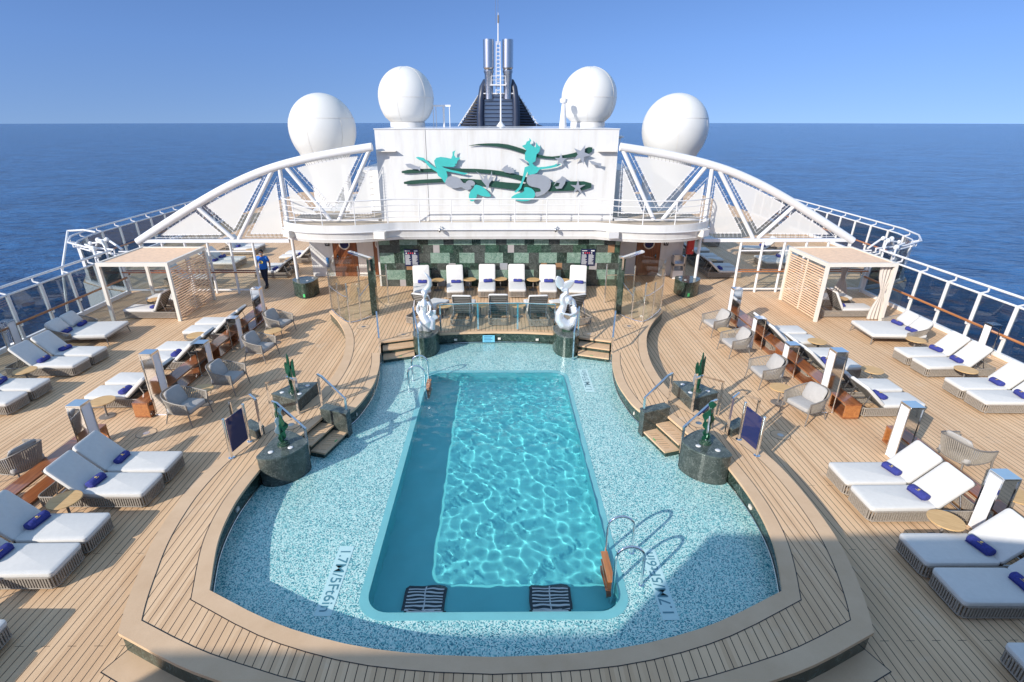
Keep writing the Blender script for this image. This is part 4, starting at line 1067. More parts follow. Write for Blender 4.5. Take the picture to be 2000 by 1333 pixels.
for x, w in ((-3.70, 'left'), (3.97, 'right')):
    t = thing('rules_board', f'navy notice board with white text, {w} end of the marble wall', 'notice board', (x, 22.93, 1.68), 0, 'notice boards on the marble wall')
    MB().box(-.31, .31, -.03, 0, -.37, .37, bev=0).build('board', 'navy board', t)
    a = MB(); rn = random.Random(3)
    for cx in (-.15, .15):
        for k in range(15):
            L = rn.uniform(.16, .25); a.box(cx - .125, cx - .125 + L, -.033, -.0301, .12 - k * .03, .133 - k * .03)
    a.box(-.27, -.05, -.033, -.0301, .285, .31); a.box(.12, .27, -.033, -.0301, .27, .32); a.build('board_text', 'board print', t)
    a = MB(); 
    for k in (-.13, -.04, .05): a.lathe([(.028, 0), (.028, .003), (0, .003)], 12, T(k, -.0301, .20) @ RX(90))
    a.build('warning_icons', 'print red', t)
    MB().lathe([(.028, 0), (.028, .003), (0, .003)], 12, T(-.22, -.0301, .20) @ RX(90)).lathe([(.028, 0), (.028, .003), (0, .003)], 12, T(.15, -.0301, .20) @ RX(90)).build('white_icons', 'board print', t)
for s, w in ((-1, 'left'), (1, 'right')):
    t = thing('door_wall', f'white wall with teak porthole door on the {w} under the canopy', 'wall')
    X = lambda a, b: (min(a * s, b * s), max(a * s, b * s))
    a = MB(); a.box(*X(8.05, 9.15), 26.0, 26.2, 0, 2.9); a.box(*X(6.1, 6.85), 26.0, 26.2, 0, 2.9); a.box(*X(6.85, 8.05), 26.0, 26.2, 2.12, 2.9)
    a.box(*X(8.97, 9.15), 26.2, 33, 0, 2.9); a.box(*X(5.1, 5.3), 23.5, 26.2, 0, 2.9); a.box(*X(5.3, 6.1), 26.0, 26.2, 0, 2.9); a.build('wall_panel', 'white paint', t)
    MB().box(*X(6.87, 8.03), 25.98, 26.05, .02, 2.1).build('door', 'door teak', t)
    dx = 7.45 * s
    MB().lathe([(.27, 0), (.27, .02), (.215, .03), (.215, 0)], 28, T(dx, 25.98, 1.62) @ RX(90)).build('porthole_rim', 'cream paint', t, 40)
    MB().lathe([(.215, 0), (.215, .01), (.0, .01)], 28, T(dx, 25.98, 1.62) @ RX(90)).build('porthole_glass', 'navy glass', t)
    MB().box(dx + (.38 * s) - .03, dx + (.38 * s) + .03, 25.95, 25.98, .9, 1.12).box(min(dx + .24 * s, dx + .4 * s), max(dx + .24 * s, dx + .4 * s), 25.91, 25.93, 1.0, 1.025).build('door_handle', 'chrome', t)
    a = MB(); a.box(*X(5.34, 6.05), 25.96, 26.0, .02, 2.1); a.build('side_door', 'door teak', t)
    MB().lathe([(.27, 0), (.27, .02), (.215, .03), (.215, 0)], 28, T(5.68 * s, 25.96, 1.62) @ RX(90)).build('porthole_rim', 'cream paint', t, 40)
    t = thing('toilet_sign', f'black restroom pictogram sign on the {w} white wall', 'sign', (8.28 * s, 25.98, 1.72), 0, 'restroom signs')
    MB().box(-.11, .11, -.02, 0, -.19, .19).build('sign_plate', 'black plastic', t)
    a = MB()
    for k in (-.045, .045): a.ell((k, -.024, .0), (.018, .003, .018)); a.box(k - .018, k + .018, -.026, -.021, -.10, -.02); 
    a.bar((-.08, -.0235, .12), (-.02, -.0235, .07), .014, .004, up=(0, 1, 0)); a.box(-.06, .06, -.026, -.021, -.135, -.12); a.build('pictogram', 'board print', t)
    # marble planter block with the canopy post
    t = plinth('post_plinth', f'dark marble block at the foot of the {w} canopy post', 'plinth', ccw([(x * s, y) for x, y in ((9.1, 23.05), (8.9, 22.72), (8.62, 22.42), (8.32, 22.28), (8.1, 22.5), (8.0, 22.9), (7.98, 23.35), (8.4, 23.5), (8.9, 23.4))]), .004, .70, 'post plinths', ((8.3 * s, 22.75), (8.2 * s, 23.2)), 'dark marble')
    MB().box(-.05, .05, -.012, 0, -.07, .07, T(8.36 * s, 22.29, .16) @ RZ(20 * s)).build('exit_sticker', 'green sign', t)
    tag(MB().tube([(8.85 * s, 23.12, .70), (8.85 * s, 23.12, 2.6)], .065, 14).build('canopy_post', 'white gloss', None, 50), f'round white post on the {w} marble block holding the canopy', 'post', 'canopy posts')
t = thing('fire_cabinet', 'red fire hose cabinet beside the right white wall', 'cabinet', (9.35, 25.6, 1.2))
MB().box(-.16, .16, -.1, .1, 0, 1.0, bev=.015).build('cabinet_box', 'red paint', t); MB().box(.08, .12, -.115, -.1, .15, .22).box(.08, .12, -.115, -.1, .78, .85).build('latch', 'steel', t)
MB().tube([(-.13, 0, 0), (-.13, 0, -1.2)], .025, 8).build('stand_pipe', 'steel', t, 50)
t = thing('hose_station', 'blue spray hose reel hanging on the left white wall', 'hose', (-8.35, 25.95, .75))
MB().tube([(0, 0, -.25), (0, 0, .2)], .07, 12).build('canister', 'blue paint', t, 50)
MB().tube([(.2 + .11 * math.cos(R(k)), -.02, .1 + .16 * math.sin(R(k))) for k in range(0, 361, 24)], .014, 6).build('hose_loop', 'steel', t, 50)
t = thing('wash_basin', 'stainless wash basin by the right white wall', 'basin', (8.85, 25.6, .2))
MB().box(-.27, .27, -.2, .2, .45, .55).box(-.27, -.22, -.2, .2, .2, .9).box(.22, .27, -.2, .2, .2, .9).box(-.25, .25, .12, .2, .5, .9).build('basin_box', 'steel', t); MB().box(-.25, .25, -.18, .18, -.2, .2).build('basin_stand', 'white gloss', t)

# ------------------------------------------------------------------ balcony canopy and tower
edge = [(9.2, 23.4), (9.05, 22.95), (8.7, 22.45), (8.1, 22.03), (7.4, 21.78), (6.6, 21.68), (5.8, 21.75), (5.0, 22.0), (4.3, 22.32), (4.08, 22.42), (2, 22.44), (0, 22.45)]
edge = smooth_path(edge[:9], it=1) + edge[9:]
FE = edge + mir(edge[:-1])
BC = thing('balcony', 'white curved balcony forming the canopy over the marble wall', 'balcony')
def fascia(prof, nm, mat='white paint'):
    a = MB(); rings = []
    for o, z in prof: rings.append([(x, y, z) for x, y in offset(FE, o, False)])
    a.loft(rings, False, False); return a.build(nm, mat, BC, 30)
fascia([(.14, 3.10), (.10, 3.27), (0, 3.28), (0, 3.0), (.02, 2.975)], 'upper_fascia')
fascia([(.02, 2.975), (-.05, 2.96), (-.05, 2.945), (.0, 2.93), (.05, 2.70), (.03, 2.685), (.05, 2.675), (.10, 2.56), (.16, 2.55)], 'lower_fascia')
body = offset(FE, .15, False); P2 = body + [(-9.2, 26.5), (9.2, 26.5)]
v, f = region(ccw(P2), [], 2.552); MB().add(v, [tuple(reversed(q)) for q in f]).build('soffit', 'white paint', BC)
v, f = region(ccw(P2), [], 3.13); MB().add(v, f).build('balcony_floor', 'beige deck', BC)
a = MB(); a.tube([(x, y, 3.0) for x, y in offset(FE, -.09, False)][3:-3], .022, 6)
for i in range(4, len(FE) - 4, 3): p = FE[i]; q = offset(FE, -.09, False)[i]; a.bar((p[0], p[1], 3.0), (q[0], q[1], 3.0), .03, .02)
a.build('cable_pipe', 'white gloss', BC, 50)
RL = thing('balcony_railing', 'thin white railing along the top of the curved balcony', 'railing')
rl = offset(FE, .06, False)
for z, r in ((4.22, .024), (3.98, .014), (3.74, .014), (3.50, .014)): MB().tube([(x, y, z) for x, y in rl], r, 8).build('rail', 'white gloss', RL, 50)
acc = 0; L = 0
for i in range(len(rl) - 1):
    a_, b_ = Vector(rl[i]), Vector(rl[i + 1]); d = (b_ - a_).length
    while acc <= L + d:
        p = a_.lerp(b_, (acc - L) / d); MB().tube([(p.x, p.y, 3.2), (p.x, p.y, 4.22)], .02, 6).build('post', 'white gloss', RL, 50); acc += 1.32
    L += d
TW = thing('tower_block', 'large white block wall carrying the mermaid artwork', 'building')
a = MB(); a.box(-5.0, 5.06, 23.6, 33, 3.1, 6.86); a.build('block_wall', 'white paint', TW)
MB().box(-5.03, 5.09, 23.57, 33.03, 6.86, 6.89).build('roof_edge', 'white gloss', TW)
a = MB()
for x in (-3.0, -1.2, .2, 2.0, 3.4): a.box(x - .006, x + .006, 23.594, 23.6, 3.12, 6.85)
a.build('plate_seams', 'cream paint', TW)
MB().box(-2.93, -2.915, 23.59, 23.6, 3.12, 6.85).build('cable_line', 'taupe frame', TW)
for x in (-4.9, 4.2): MB().box(x, x + .75, 23.35, 23.6, 6.0, 6.03).build('wall_ledge', 'cream paint', TW)
a = MB(); a.box(-9.14, 9.14, 26.4, 33, 2.55, 3.12); a.box(-5.0, 5.06, 23.5, 26.5, 2.56, 3.1); a.build('deck_slab', 'white paint', TW)
# loud speakers and cameras on the fascia
for s, w in ((-1, 'left'), (1, 'right')):
    for x, y, rz, k in ((8.62, 22.28, 40, 'outer'), (4.75, 21.9, 12, 'inner')):
        t = thing('loudspeaker', f'boxy white loudspeaker at the {k} {w} end of the balcony fascia', 'loudspeaker', (x * s, y, 2.86), rz * s, 'loudspeakers on the fascia')
        MB().add([(-.24, -.12, -.14), (.24, -.12, -.14), (.20, .2, -.13), (-.20, .2, -.13), (-.24, -.12, .14), (.24, -.12, .14), (.20, .2, .15), (-.20, .2, .15)], [(0, 3, 2, 1), (4, 5, 6, 7), (0, 1, 5, 4), (1, 2, 6, 5), (2, 3, 7, 6), (3, 0, 4, 7)]).build('speaker_box', 'cream paint', t)
        MB().box(-.22, .22, -.135, -.12, -.12, .12).build('speaker_grille', 'white gloss', t)
    t = thing('security_camera', f'small white dome camera on the {w} middle of the fascia', 'camera', (2.35 * s if s < 0 else 2.45, 22.36, 3.12), 0, 'cameras on the fascia')
    MB().tube([(0, 0, .02), (0, -.12, 0), (0, -.12, -.08)], .03, 8).build('arm', 'white gloss', t, 50); MB().ell((0, -.12, -.12), (.08, .08, .08)).build('housing', 'steel', t, True); MB().ell((0, -.17, -.17), (.035, .035, .035), 8, 6).build('lens', 'red paint' if 0 else 'black plastic', t, True)

# ------------------------------------------------------------------ mermaid wall art (flat cut metal, stood off the wall)
AX = lambda px: (px / 5 + 780 - 974.6) * .02165 - .0   # metres on the wall plane per artwork unit
def art(nm, pts, mat, par, y=23.45, th=.02, it=1):
    k = .02187 / 5.0
    P = [(-4.065 + p[0] * k, 6.70 - p[1] * k) for p in pts]
    if it: P = smooth_path(P, True, it)
    P = ccw(P); vs, fs = region(P, [], 0)
    n = len(P); a = MB()
    a.add([(x, y, z) for x, z, _ in vs] + [(x, y + th, z) for x, z, _ in vs], list(fs) + [tuple(len(vs) + i for i in reversed(q)) for q in fs])
    a.add([(x, y, z) for x, z in P] + [(x, y + th, z) for x, z in P], [(i, n + i, n + (i + 1) % n, (i + 1) % n) for i in range(n)])
    return a.build(nm, mat, par)
def band(pts): # centre line with half width
    up = [(x, y - w) for x, y, w in pts]; dn = [(x, y + w) for x, y, w in reversed(pts)]; return up + dn
t = thing('wave_bands', 'three long dark green wave bands mounted on the white block wall', 'wall art')
art('band', band([(20, 345, 17), (250, 330, 17), (500, 325, 14), (800, 335, 18), (1000, 360, 22), (1150, 395, 22), (1300, 440, 24)]), 'green art', t, 23.50)
art('band', band([(35, 445, 19), (300, 425, 17), (600, 420, 18), (850, 450, 28), (1100, 480, 32), (1300, 490, 36), (1550, 478, 46), (1850, 470, 40)]), 'green art', t, 23.48)
art('band', band([(670, 106, 2), (800, 94, 8), (1000, 104, 18), (1150, 145, 20), (1300, 195, 16), (1430, 216, 9), (1550, 210, 14), (1700, 185, 20), (1838, 140, 36)]), 'green art', t, 23.50)
t = thing('mermaid_cutout', 'turquoise swimming mermaid cutout on the left of the white wall', 'wall art')
art('upper_body', [(165, 212), (185, 205), (240, 215), (300, 270), (360, 312), (345, 285), (338, 240), (360, 215), (400, 206), (450, 212), (500, 222), (515, 190), (515, 160), (545, 147), (535, 165), (530, 190), (545, 212), (590, 212), (575, 228), (560, 240), (550, 268), (530, 270), (545, 280), (520, 298), (460, 295), (410, 290), (430, 305), (500, 325), (600, 345), (660, 355), (620, 368), (560, 355), (450, 335), (460, 385), (430, 445), (405, 405), (368, 375), (360, 345), (290, 300), (240, 240), (200, 235)], 'teal art', t, 23.42, .02, 0)
art('silver_tail', [(430, 445), (455, 395), (480, 380), (530, 382), (575, 400), (605, 440), (625, 452), (645, 425), (680, 415), (715, 430), (725, 455), (700, 475), (680, 462), (690, 495), (650, 512), (615, 500), (590, 480), (540, 495), (490, 490), (450, 470)], 'art mirror', t, 23.41)
art('fin_lobe', [(715, 465), (740, 460), (800, 480), (850, 530), (880, 570), (840, 575), (780, 565), (740, 545), (735, 580), (700, 622), (665, 610), (658, 560), (680, 515), (710, 490)], 'teal art', t, 23.40)
t = thing('mermaid_cutout', 'turquoise sitting mermaid cutout on the right of the white wall', 'wall art')
art('upper_body', [(1170, 108), (1205, 95), (1215, 70), (1240, 60), (1240, 38), (1258, 60), (1245, 85), (1270, 110), (1300, 120), (1305, 75), (1320, 100), (1345, 120), (1335, 160), (1310, 185), (1300, 245), (1270, 262), (1290, 285), (1330, 300), (1400, 295), (1480, 280), (1500, 268), (1550, 270), (1520, 290), (1440, 310), (1340, 320), (1320, 350), (1290, 362), (1240, 370), (1225, 340), (1190, 430), (1165, 500), (1120, 535), (1102, 530), (1150, 480), (1180, 400), (1200, 300), (1245, 285), (1235, 255), (1200, 230), (1200, 170), (1215, 150), (1190, 125)], 'teal art', t, 23.42, .02, 0)
art('silver_tail', [(1235, 370), (1300, 362), (1380, 370), (1440, 400), (1460, 450), (1440, 510), (1380, 555), (1310, 580), (1300, 530), (1360, 530), (1355, 500), (1330, 490), (1250, 475), (1220, 440), (1220, 400)], 'art mirror', t, 23.41)
art('fin_lobe', [(1060, 585), (1120, 545), (1200, 530), (1195, 485), (1230, 482), (1280, 500), (1306, 540), (1300, 580), (1250, 612), (1180, 618), (1110, 605)], 'teal art', t, 23.40)
def star(cx, cy, r, rot=0, w=.38, n=5):
    o = []
    for k in range(n * 2):
        rr_ = r if k % 2 == 0 else r * w; a_ = R(rot + 180 * k / n); o.append((cx + rr_ * math.cos(a_), cy + rr_ * math.sin(a_)))
    return o
SG = 'silver sea creatures on the white wall'
for nm, lab, pts in (('starfish_cutout', 'large silver starfish cutout at the upper right of the wall art', star(1735, 185, 92, -70)), ('starfish_cutout', 'small silver starfish cutout above the sitting mermaid hand', star(1540, 235, 62, -88)), ('starfish_cutout', 'sharp silver starfish cutout on the lowest green band', star(1715, 485, 78, -90, .3)),
        ('fish_cutout', 'silver fish cutout above the left end of the green bands', [(62, 270), (110, 265), (160, 285), (190, 295), (205, 285), (200, 335), (180, 318), (130, 315), (85, 300)]), ('fish_cutout', 'tiny silver fish cutout left of the sitting mermaid head', [(1142, 220), (1180, 225), (1225, 255), (1215, 270), (1180, 250)]),
        ('fish_cutout', 'small silver fish cutout at the right end of the wall art', [(1812, 242), (1850, 245), (1890, 260), (1930, 265), (1925, 300), (1890, 280), (1840, 275)]), ('fish_cutout', 'spiny silver angelfish cutout between the two mermaids', [(975, 322), (1010, 290), (1040, 275), (1040, 300), (1070, 292), (1062, 310), (1095, 315), (1100, 350), (1060, 355), (1010, 345)]),
        ('shell_cutout', 'spiral silver shell cutout right of the sitting mermaid', [(1480, 470), (1500, 430), (1540, 405), (1560, 380), (1600, 400), (1590, 450), (1560, 495), (1510, 500), (1495, 480), (1530, 475), (1540, 445), (1510, 440)]),
        ('coral_cutout', 'branching silver coral cutout beside the swimming mermaid tail', [(835, 510), (828, 470), (790, 425), (770, 375), (735, 335), (765, 355), (790, 385), (805, 415), (815, 380), (845, 360), (840, 395), (850, 420), (870, 380), (885, 330), (888, 370), (880, 400), (915, 385), (880, 425), (860, 450), (855, 480)])):
    o = art('x', pts, 'art mirror', None, 23.39, .02, 0); o.name = nm; tag(o, lab, 'wall art', SG)

# ------------------------------------------------------------------ arch truss with lace sails
YT = 23.2
ARC = [(15.55, 2.33), (15.05, 2.62), (14.2, 3.1), (12.8, 3.87), (11.35, 4.6), (9.95, 5.18), (8.7, 5.55), (7.6, 5.79), (6.3, 6.02), (5.06, 6.2)]
for s, w in ((-1, 'left'), (1, 'right')):
    t = thing('arch_truss', f'white arched tube truss with laced sail panels on the {w}', 'truss', group='arched trusses')
    P = smooth_path3([(x * s, YT, z) for x, z in ARC], 2)
    MB().tube(P, .165, 16).build('arch_tube', 'white gloss', t, 50)
    MB().box(min(9.0 * s, 15.5 * s), max(9.0 * s, 15.5 * s), YT - .08, YT + .08, 2.30, 2.44).build('lower_beam', 'white gloss', t)
    MB().box(min(5.06 * s, 9.1 * s), max(5.06 * s, 9.1 * s), YT - .04, YT + .04, 3.22, 3.27).build('upper_beam', 'white gloss', t)
    for a_, b_, r_ in (((12.72, 3.85), (11.38, 2.44), .085), ((9.25, 5.30), (11.18, 2.44), .085), ((8.95, 5.40), (8.95, 2.45), .085), ((8.72, 5.48), (7.12, 3.25), .085), ((5.16, 6.12), (6.75, 3.25), .085)):
        MB().tube([(a_[0] * s, YT, a_[1]), (b_[0] * s, YT, b_[1])], r_, 12).build('brace', 'white gloss', t, 50)
    for q in ([(15.0, 2.42), (14.2, 3.1), (12.76, 3.9), (11.34, 2.42)], [(12.70, 3.93), (11.35, 4.6), (9.95, 5.18), (9.26, 5.36), (11.26, 2.48)], [(9.02, 5.32), (8.97, 2.42), (11.12, 2.42)],
              [(8.92, 5.25), (8.92, 3.27), (7.16, 3.27)], [(8.66, 5.52), (7.6, 5.79), (6.3, 6.02), (5.22, 6.12), (6.90, 3.36)], [(5.12, 5.95), (5.08, 3.27), (6.70, 3.27)]):
        q = [Vector(p) for p in ccw([tuple(p) for p in q])]
        n_in = []; ins = [Vector(p) for p in offset([tuple(p) for p in q], -.235, True)]
        for i in range(len(ins)):
            for k in range(8): n_in.append(ins[i].lerp(ins[(i + 1) % len(ins)], k / 8))
        poly = [(p.x * s, p.y) for p in n_in]
        if s < 0: poly.reverse()
        MB().add([(x, YT, z) for x, z in poly], [tuple(range(len(poly)))]).build('sail', 'sail mesh', t)
        hem = offset(poly, -.045, True)
        a = MB(); n = len(poly); a.add([(x, YT - .004, z) for x, z in poly] + [(x, YT - .004, z) for x, z in hem], [(i, n + i, n + (i + 1) % n, (i + 1) % n) for i in range(n)]); a.build('hem', 'white gloss', t)
        lc = MB(); dk = MB(); outp = [(p.x * s, p.y) for p in q]
        out2 = offset(outp if s > 0 else list(reversed(outp)), -.125, True)
        lc.tube([(x, YT, z) for x, z in out2 + out2[:1]], .011, 5)
        per = 0
        for i in range(n):
            a_, b_ = Vector(poly[i]), Vector(poly[(i + 1) % n]); d = (b_ - a_).length; dn = (b_ - a_).normalized(); nn = Vector((dn.y, -dn.x))
            k = max(1, int(d / .085))
            for j in range(k):
                p = a_.lerp(b_, (j + .5) / k); p1 = p - nn * .03; p2 = p + nn * .15 + dn * .04
                (dk if j % 2 == 0 else lc).bar((p1.x, YT - .01, p1.y), (p2.x, YT - .01, p2.y), .010, .010, up=(0, 1, 0))
        lc.build('lacing', 'white gloss', t); dk.build('lacing_cord', 'taupe frame', t)
    # wind screen under the beam
    t = thing('wind_screen', f'{w} wind screen of white posts and teak rail under the truss', 'screen', group='wind screens')
    xs = [10.70, 11.66, 12.62, 13.58, 14.54, 15.5, 16.5] if s > 0 else [10.62, 11.60, 12.58, 13.56, 14.54, 15.5, 16.5]
    for x in xs: MB().tube([(x * s, YT, 0), (x * s, YT, 2.30 if x < 15.6 else 1.75)], .055, 10).build('post', 'white gloss', t, 50)
    for y in (YT - .16, YT + .16): MB().box(min(xs[0] * s, 16.5 * s), max(xs[0] * s, 16.5 * s), y - .03, y + .03, .98, 1.03).build('teak_handrail', 'orange teak' if s > 0 else 'varnished teak', t)
    MB().box(min(xs[0] * s, 16.5 * s), max(xs[0] * s, 16.5 * s), YT - .03, YT + .03, .13, .19).build('bottom_rail', 'white gloss', t)
    MB().box(min(xs[0] * s, 16.5 * s), max(xs[0] * s, 16.5 * s), YT - .03, YT + .03, 1.88, 1.93).build('top_rail', 'white gloss', t)
    for i in range(len(xs) - 1):
        MB().box(min(xs[i] * s, xs[i + 1] * s) + .06, max(xs[i] * s, xs[i + 1] * s) - .06, YT - .005, YT + .005, .2, 1.87).build('glass', 'clear glass', t)

# ------------------------------------------------------------------ side railings with smoked glass
def railing(lab, path, step, name='side_railing', ztop=1.95, lean=.10, wood=True, zb=0, group='glass side railings'):
    """path: 2D line of the post feet; the outside is to the right of travel"""
    t = thing(name, lab, 'railing', group=group)
    out = offset(path, lean, False); out2 = offset(path, lean + .22, False); inn_ = offset(path, -.12, False)
    cum = [0]
    for i in range(len(path) - 1): cum.append(cum[-1] + (Vector(path[i + 1]) - Vector(path[i])).length)
    def at(pl, d):
        for i in range(len(path) - 1):
            if d <= cum[i + 1] + 1e-6: f_ = (d - cum[i]) / (cum[i + 1] - cum[i]); return Vector(pl[i]).lerp(Vector(pl[i + 1]), f_)
        return Vector(pl[-1])
    n = max(1, round(cum[-1] / step)); ps = []
    for k in range(n + 1):
        d = cum[-1] * k / n; f0, f1, f2, fi = at(path, d), at(out, d), at(out2, d), at(inn_, d); ps.append((f0, f1))
        a = MB(); a.bar((f0.x, f0.y, zb), (f1.x, f1.y, ztop - .22), .075, .11, up=(0, 1, 0)); a.bar((f1.x, f1.y, ztop - .22), (f2.x, f2.y, ztop - .16), .045, .045); a.bar((f2.x, f2.y, ztop - .16), (f2.x, f2.y, ztop - .02), .04, .04)
        if wood: g = f0.lerp(f1, .4); a.bar((g.x, g.y, .64), (fi.x, fi.y, .62), .04, .04); a.bar((fi.x, fi.y, .62), (fi.x, fi.y, .72), .035, .035)
        a.build('post', 'white gloss', t)
        if k:
            (a0, a1), (b0, b1) = ps[-2], ps[-1]; e = (b0 - a0).normalized() * .05
            v = [(a0.x + e.x, a0.y + e.y, zb + .16), (b0.x - e.x, b0.y - e.y, zb + .16), (b1.x - e.x, b1.y - e.y, ztop - .28), (a1.x + e.x, a1.y + e.y, ztop - .28)]
            nn = Vector((b0.y - a0.y, a0.x - b0.x)).normalized() * .006
            v2 = [(x + nn.x, y + nn.y, z) for x, y, z in v]
            MB().add(v + v2, [(0, 1, 2, 3), (7, 6, 5, 4), (0, 4, 5, 1), (1, 5, 6, 2), (2, 6, 7, 3), (3, 7, 4, 0)]).build('glass', 'smoked glass', t)
    for pl, z, r_, nm, m in ((out2, ztop, .045, 'top_rail', 'white gloss'), (out, ztop - .24, .038, 'middle_rail', 'white gloss')):
        MB().tube([(x, y, z) for x, y in pl], r_, 10).build(nm, m, t, 50)
    a = MB()
    for i in range(len(path) - 1):
        p, q = Vector(path[i]), Vector(path[i + 1]); a.bar((p.x, p.y, zb + .07), (q.x, q.y, zb + .07), .16, .14)
    a.build('kerb', 'white gloss', t)
    if wood: MB().tube([(x, y, .745) for x, y in inn_], .042, 10).build('wooden_handrail', 'orange teak', t, 50)
    return t
for s, w in ((-1, 'left'), (1, 'right')):
    if s > 0: railing('long white railing with smoked glass panes along the right side of the deck', [(16.55, 1.9), (16.55, 23.1)], 1.42, lean=.06)
    else: railing('long white railing with smoked glass panes along the left side of the deck', [(-16.55, 23.15), (-16.55, 1.95)], 1.42, lean=.06)
    bay = [(16.7, 23.6), (18.3, 24.15), (19.75, 25.1), (20.6, 26.4), (21.0, 28), (21.1, 33), (21.15, 45)]
    railing(f'far {w} railing curving outward behind the truss', bay if s > 0 else [(-x, y) for x, y in reversed(bay)], 1.45, lean=.06)
# davit pipework at the railing corners
for s, w in ((-1, 'left'), (1, 'right')):
    t = thing('davit_pipework', f'white pipes and joints bunched at the {w} railing corner', 'pipework', (0, 0, 0), 0, 'pipework at the railing corners')
    a = MB()
    a.tube([(16.9 * s, 23.0, 1.6), (16.9 * s, 23.0, 2.15), (17.2 * s, 23.3, 2.3), (17.7 * s, 23.3, 2.25), (17.9 * s, 23.6, 2.0), (17.9 * s, 23.6, 1.2)], .04, 8)
    a.tube([(16.6 * s, 23.6, 1.9), (17.3 * s, 23.9, 2.25), (18.0 * s, 24.2, 2.2), (18.3 * s, 24.4, 1.9)], .05, 8)
    a.tube([(17.1 * s, 22.6, 1.75), (17.5 * s, 23.1, 2.1), (18.1 * s, 23.5, 2.15)], .045, 8); a.build('pipe_frame', 'white gloss', t, 50)
    a = MB()
    for x, y, z, r_ in ((17.2, 23.3, 2.3, .11), (17.7, 23.3, 2.25, .09), (17.5, 23.1, 2.05, .13), (17.1, 22.8, 1.85, .1), (18.0, 24.2, 2.2, .12), (17.35, 23.85, 2.3, .1)): a.ell((x * s, y, z), (r_, r_ * .8, r_), 10, 6)
    a.build('joint_fittings', 'white gloss', t, True)
t = thing('crane_pole', 'tall thin white pole with bent top outside the left railing', 'pole')
MB().tube([(-18.9, 22.4, -.6), (-18.95, 22.9, 1.2), (-21.4, 26.9, 2.1), (-21.0, 27.0, 2.35), (-20.0, 27.0, 2.35)][:3] , .05, 8).build('pole', 'white gloss', t, 50)
MB().tube([(-21.4, 26.9, 2.1), (-20.6, 26.9, 2.15), (-19.8, 26.6, 2.1)], .05, 8).build('bent_arm', 'white gloss', t, 50)

# ------------------------------------------------------------------ radomes, funnel, roof fittings
def radome(lab, x, y, r, zc, zn, rn, zped, grp, seam):
    t = thing('radome', lab, 'radome', (x, y, 0), 0, grp); prof = []
    for i in range(22):
        a_ = 90 - (90 + 38) * i / 21; prof.append((max(r * math.cos(R(a_)), .002), zc + r * math.sin(R(a_)) * (1.0 if a_ > 0 else 1.12)))
    x0, z0 = prof[-1]
    for k in range(1, 7): f_ = k / 6; prof.append((x0 + (rn - x0) * f_ ** .92, z0 + (zn - z0) * f_))
    MB().lathe(list(reversed(prof)), 40).build('dome', 'radome shell', t, 60)
    a = MB(); j = min(range(len(prof)), key=lambda i: abs(prof[i][1] - (zc + seam))); rs = prof[j][0] + .004
    a.tube([(rs * math.cos(R(k)), rs * math.sin(R(k)), prof[j][1]) for k in range(0, 361, 9)], .011, 5)
    for k in range(0, 360, 60): a.tube([((q[0] + .003) * math.cos(R(k + 20)), (q[0] + .003) * math.sin(R(k + 20)), q[1]) for q in prof[j if seam > .3 else 1:]], .008, 4)
    a.build('seams', 'cream paint', t)
    MB().lathe([(rn + .03, zped), (rn + .03, zn - .02), (rn - .02, zn)], 32).build('pedestal', 'white paint', t, 40)
for s, w in ((-1, 'left'), (1, 'right')):
    radome(f'large pear shaped white radome rising behind the {w} truss', (-9.05 if s < 0 else 9.3), 30, 1.68, 6.82, 4.35, .82, 0.0, 'outer radomes', .55)
    radome(f'round white radome standing on the {w} end of the block roof', (-4.62 if s < 0 else 4.72), 30, 1.40, 8.30, 7.12, .86, 6.89, 'roof radomes', -.12)
FU = thing('funnel', 'dark blue louvred ship funnel with two steel exhaust pipes', 'funnel', (.08, 42, 0))
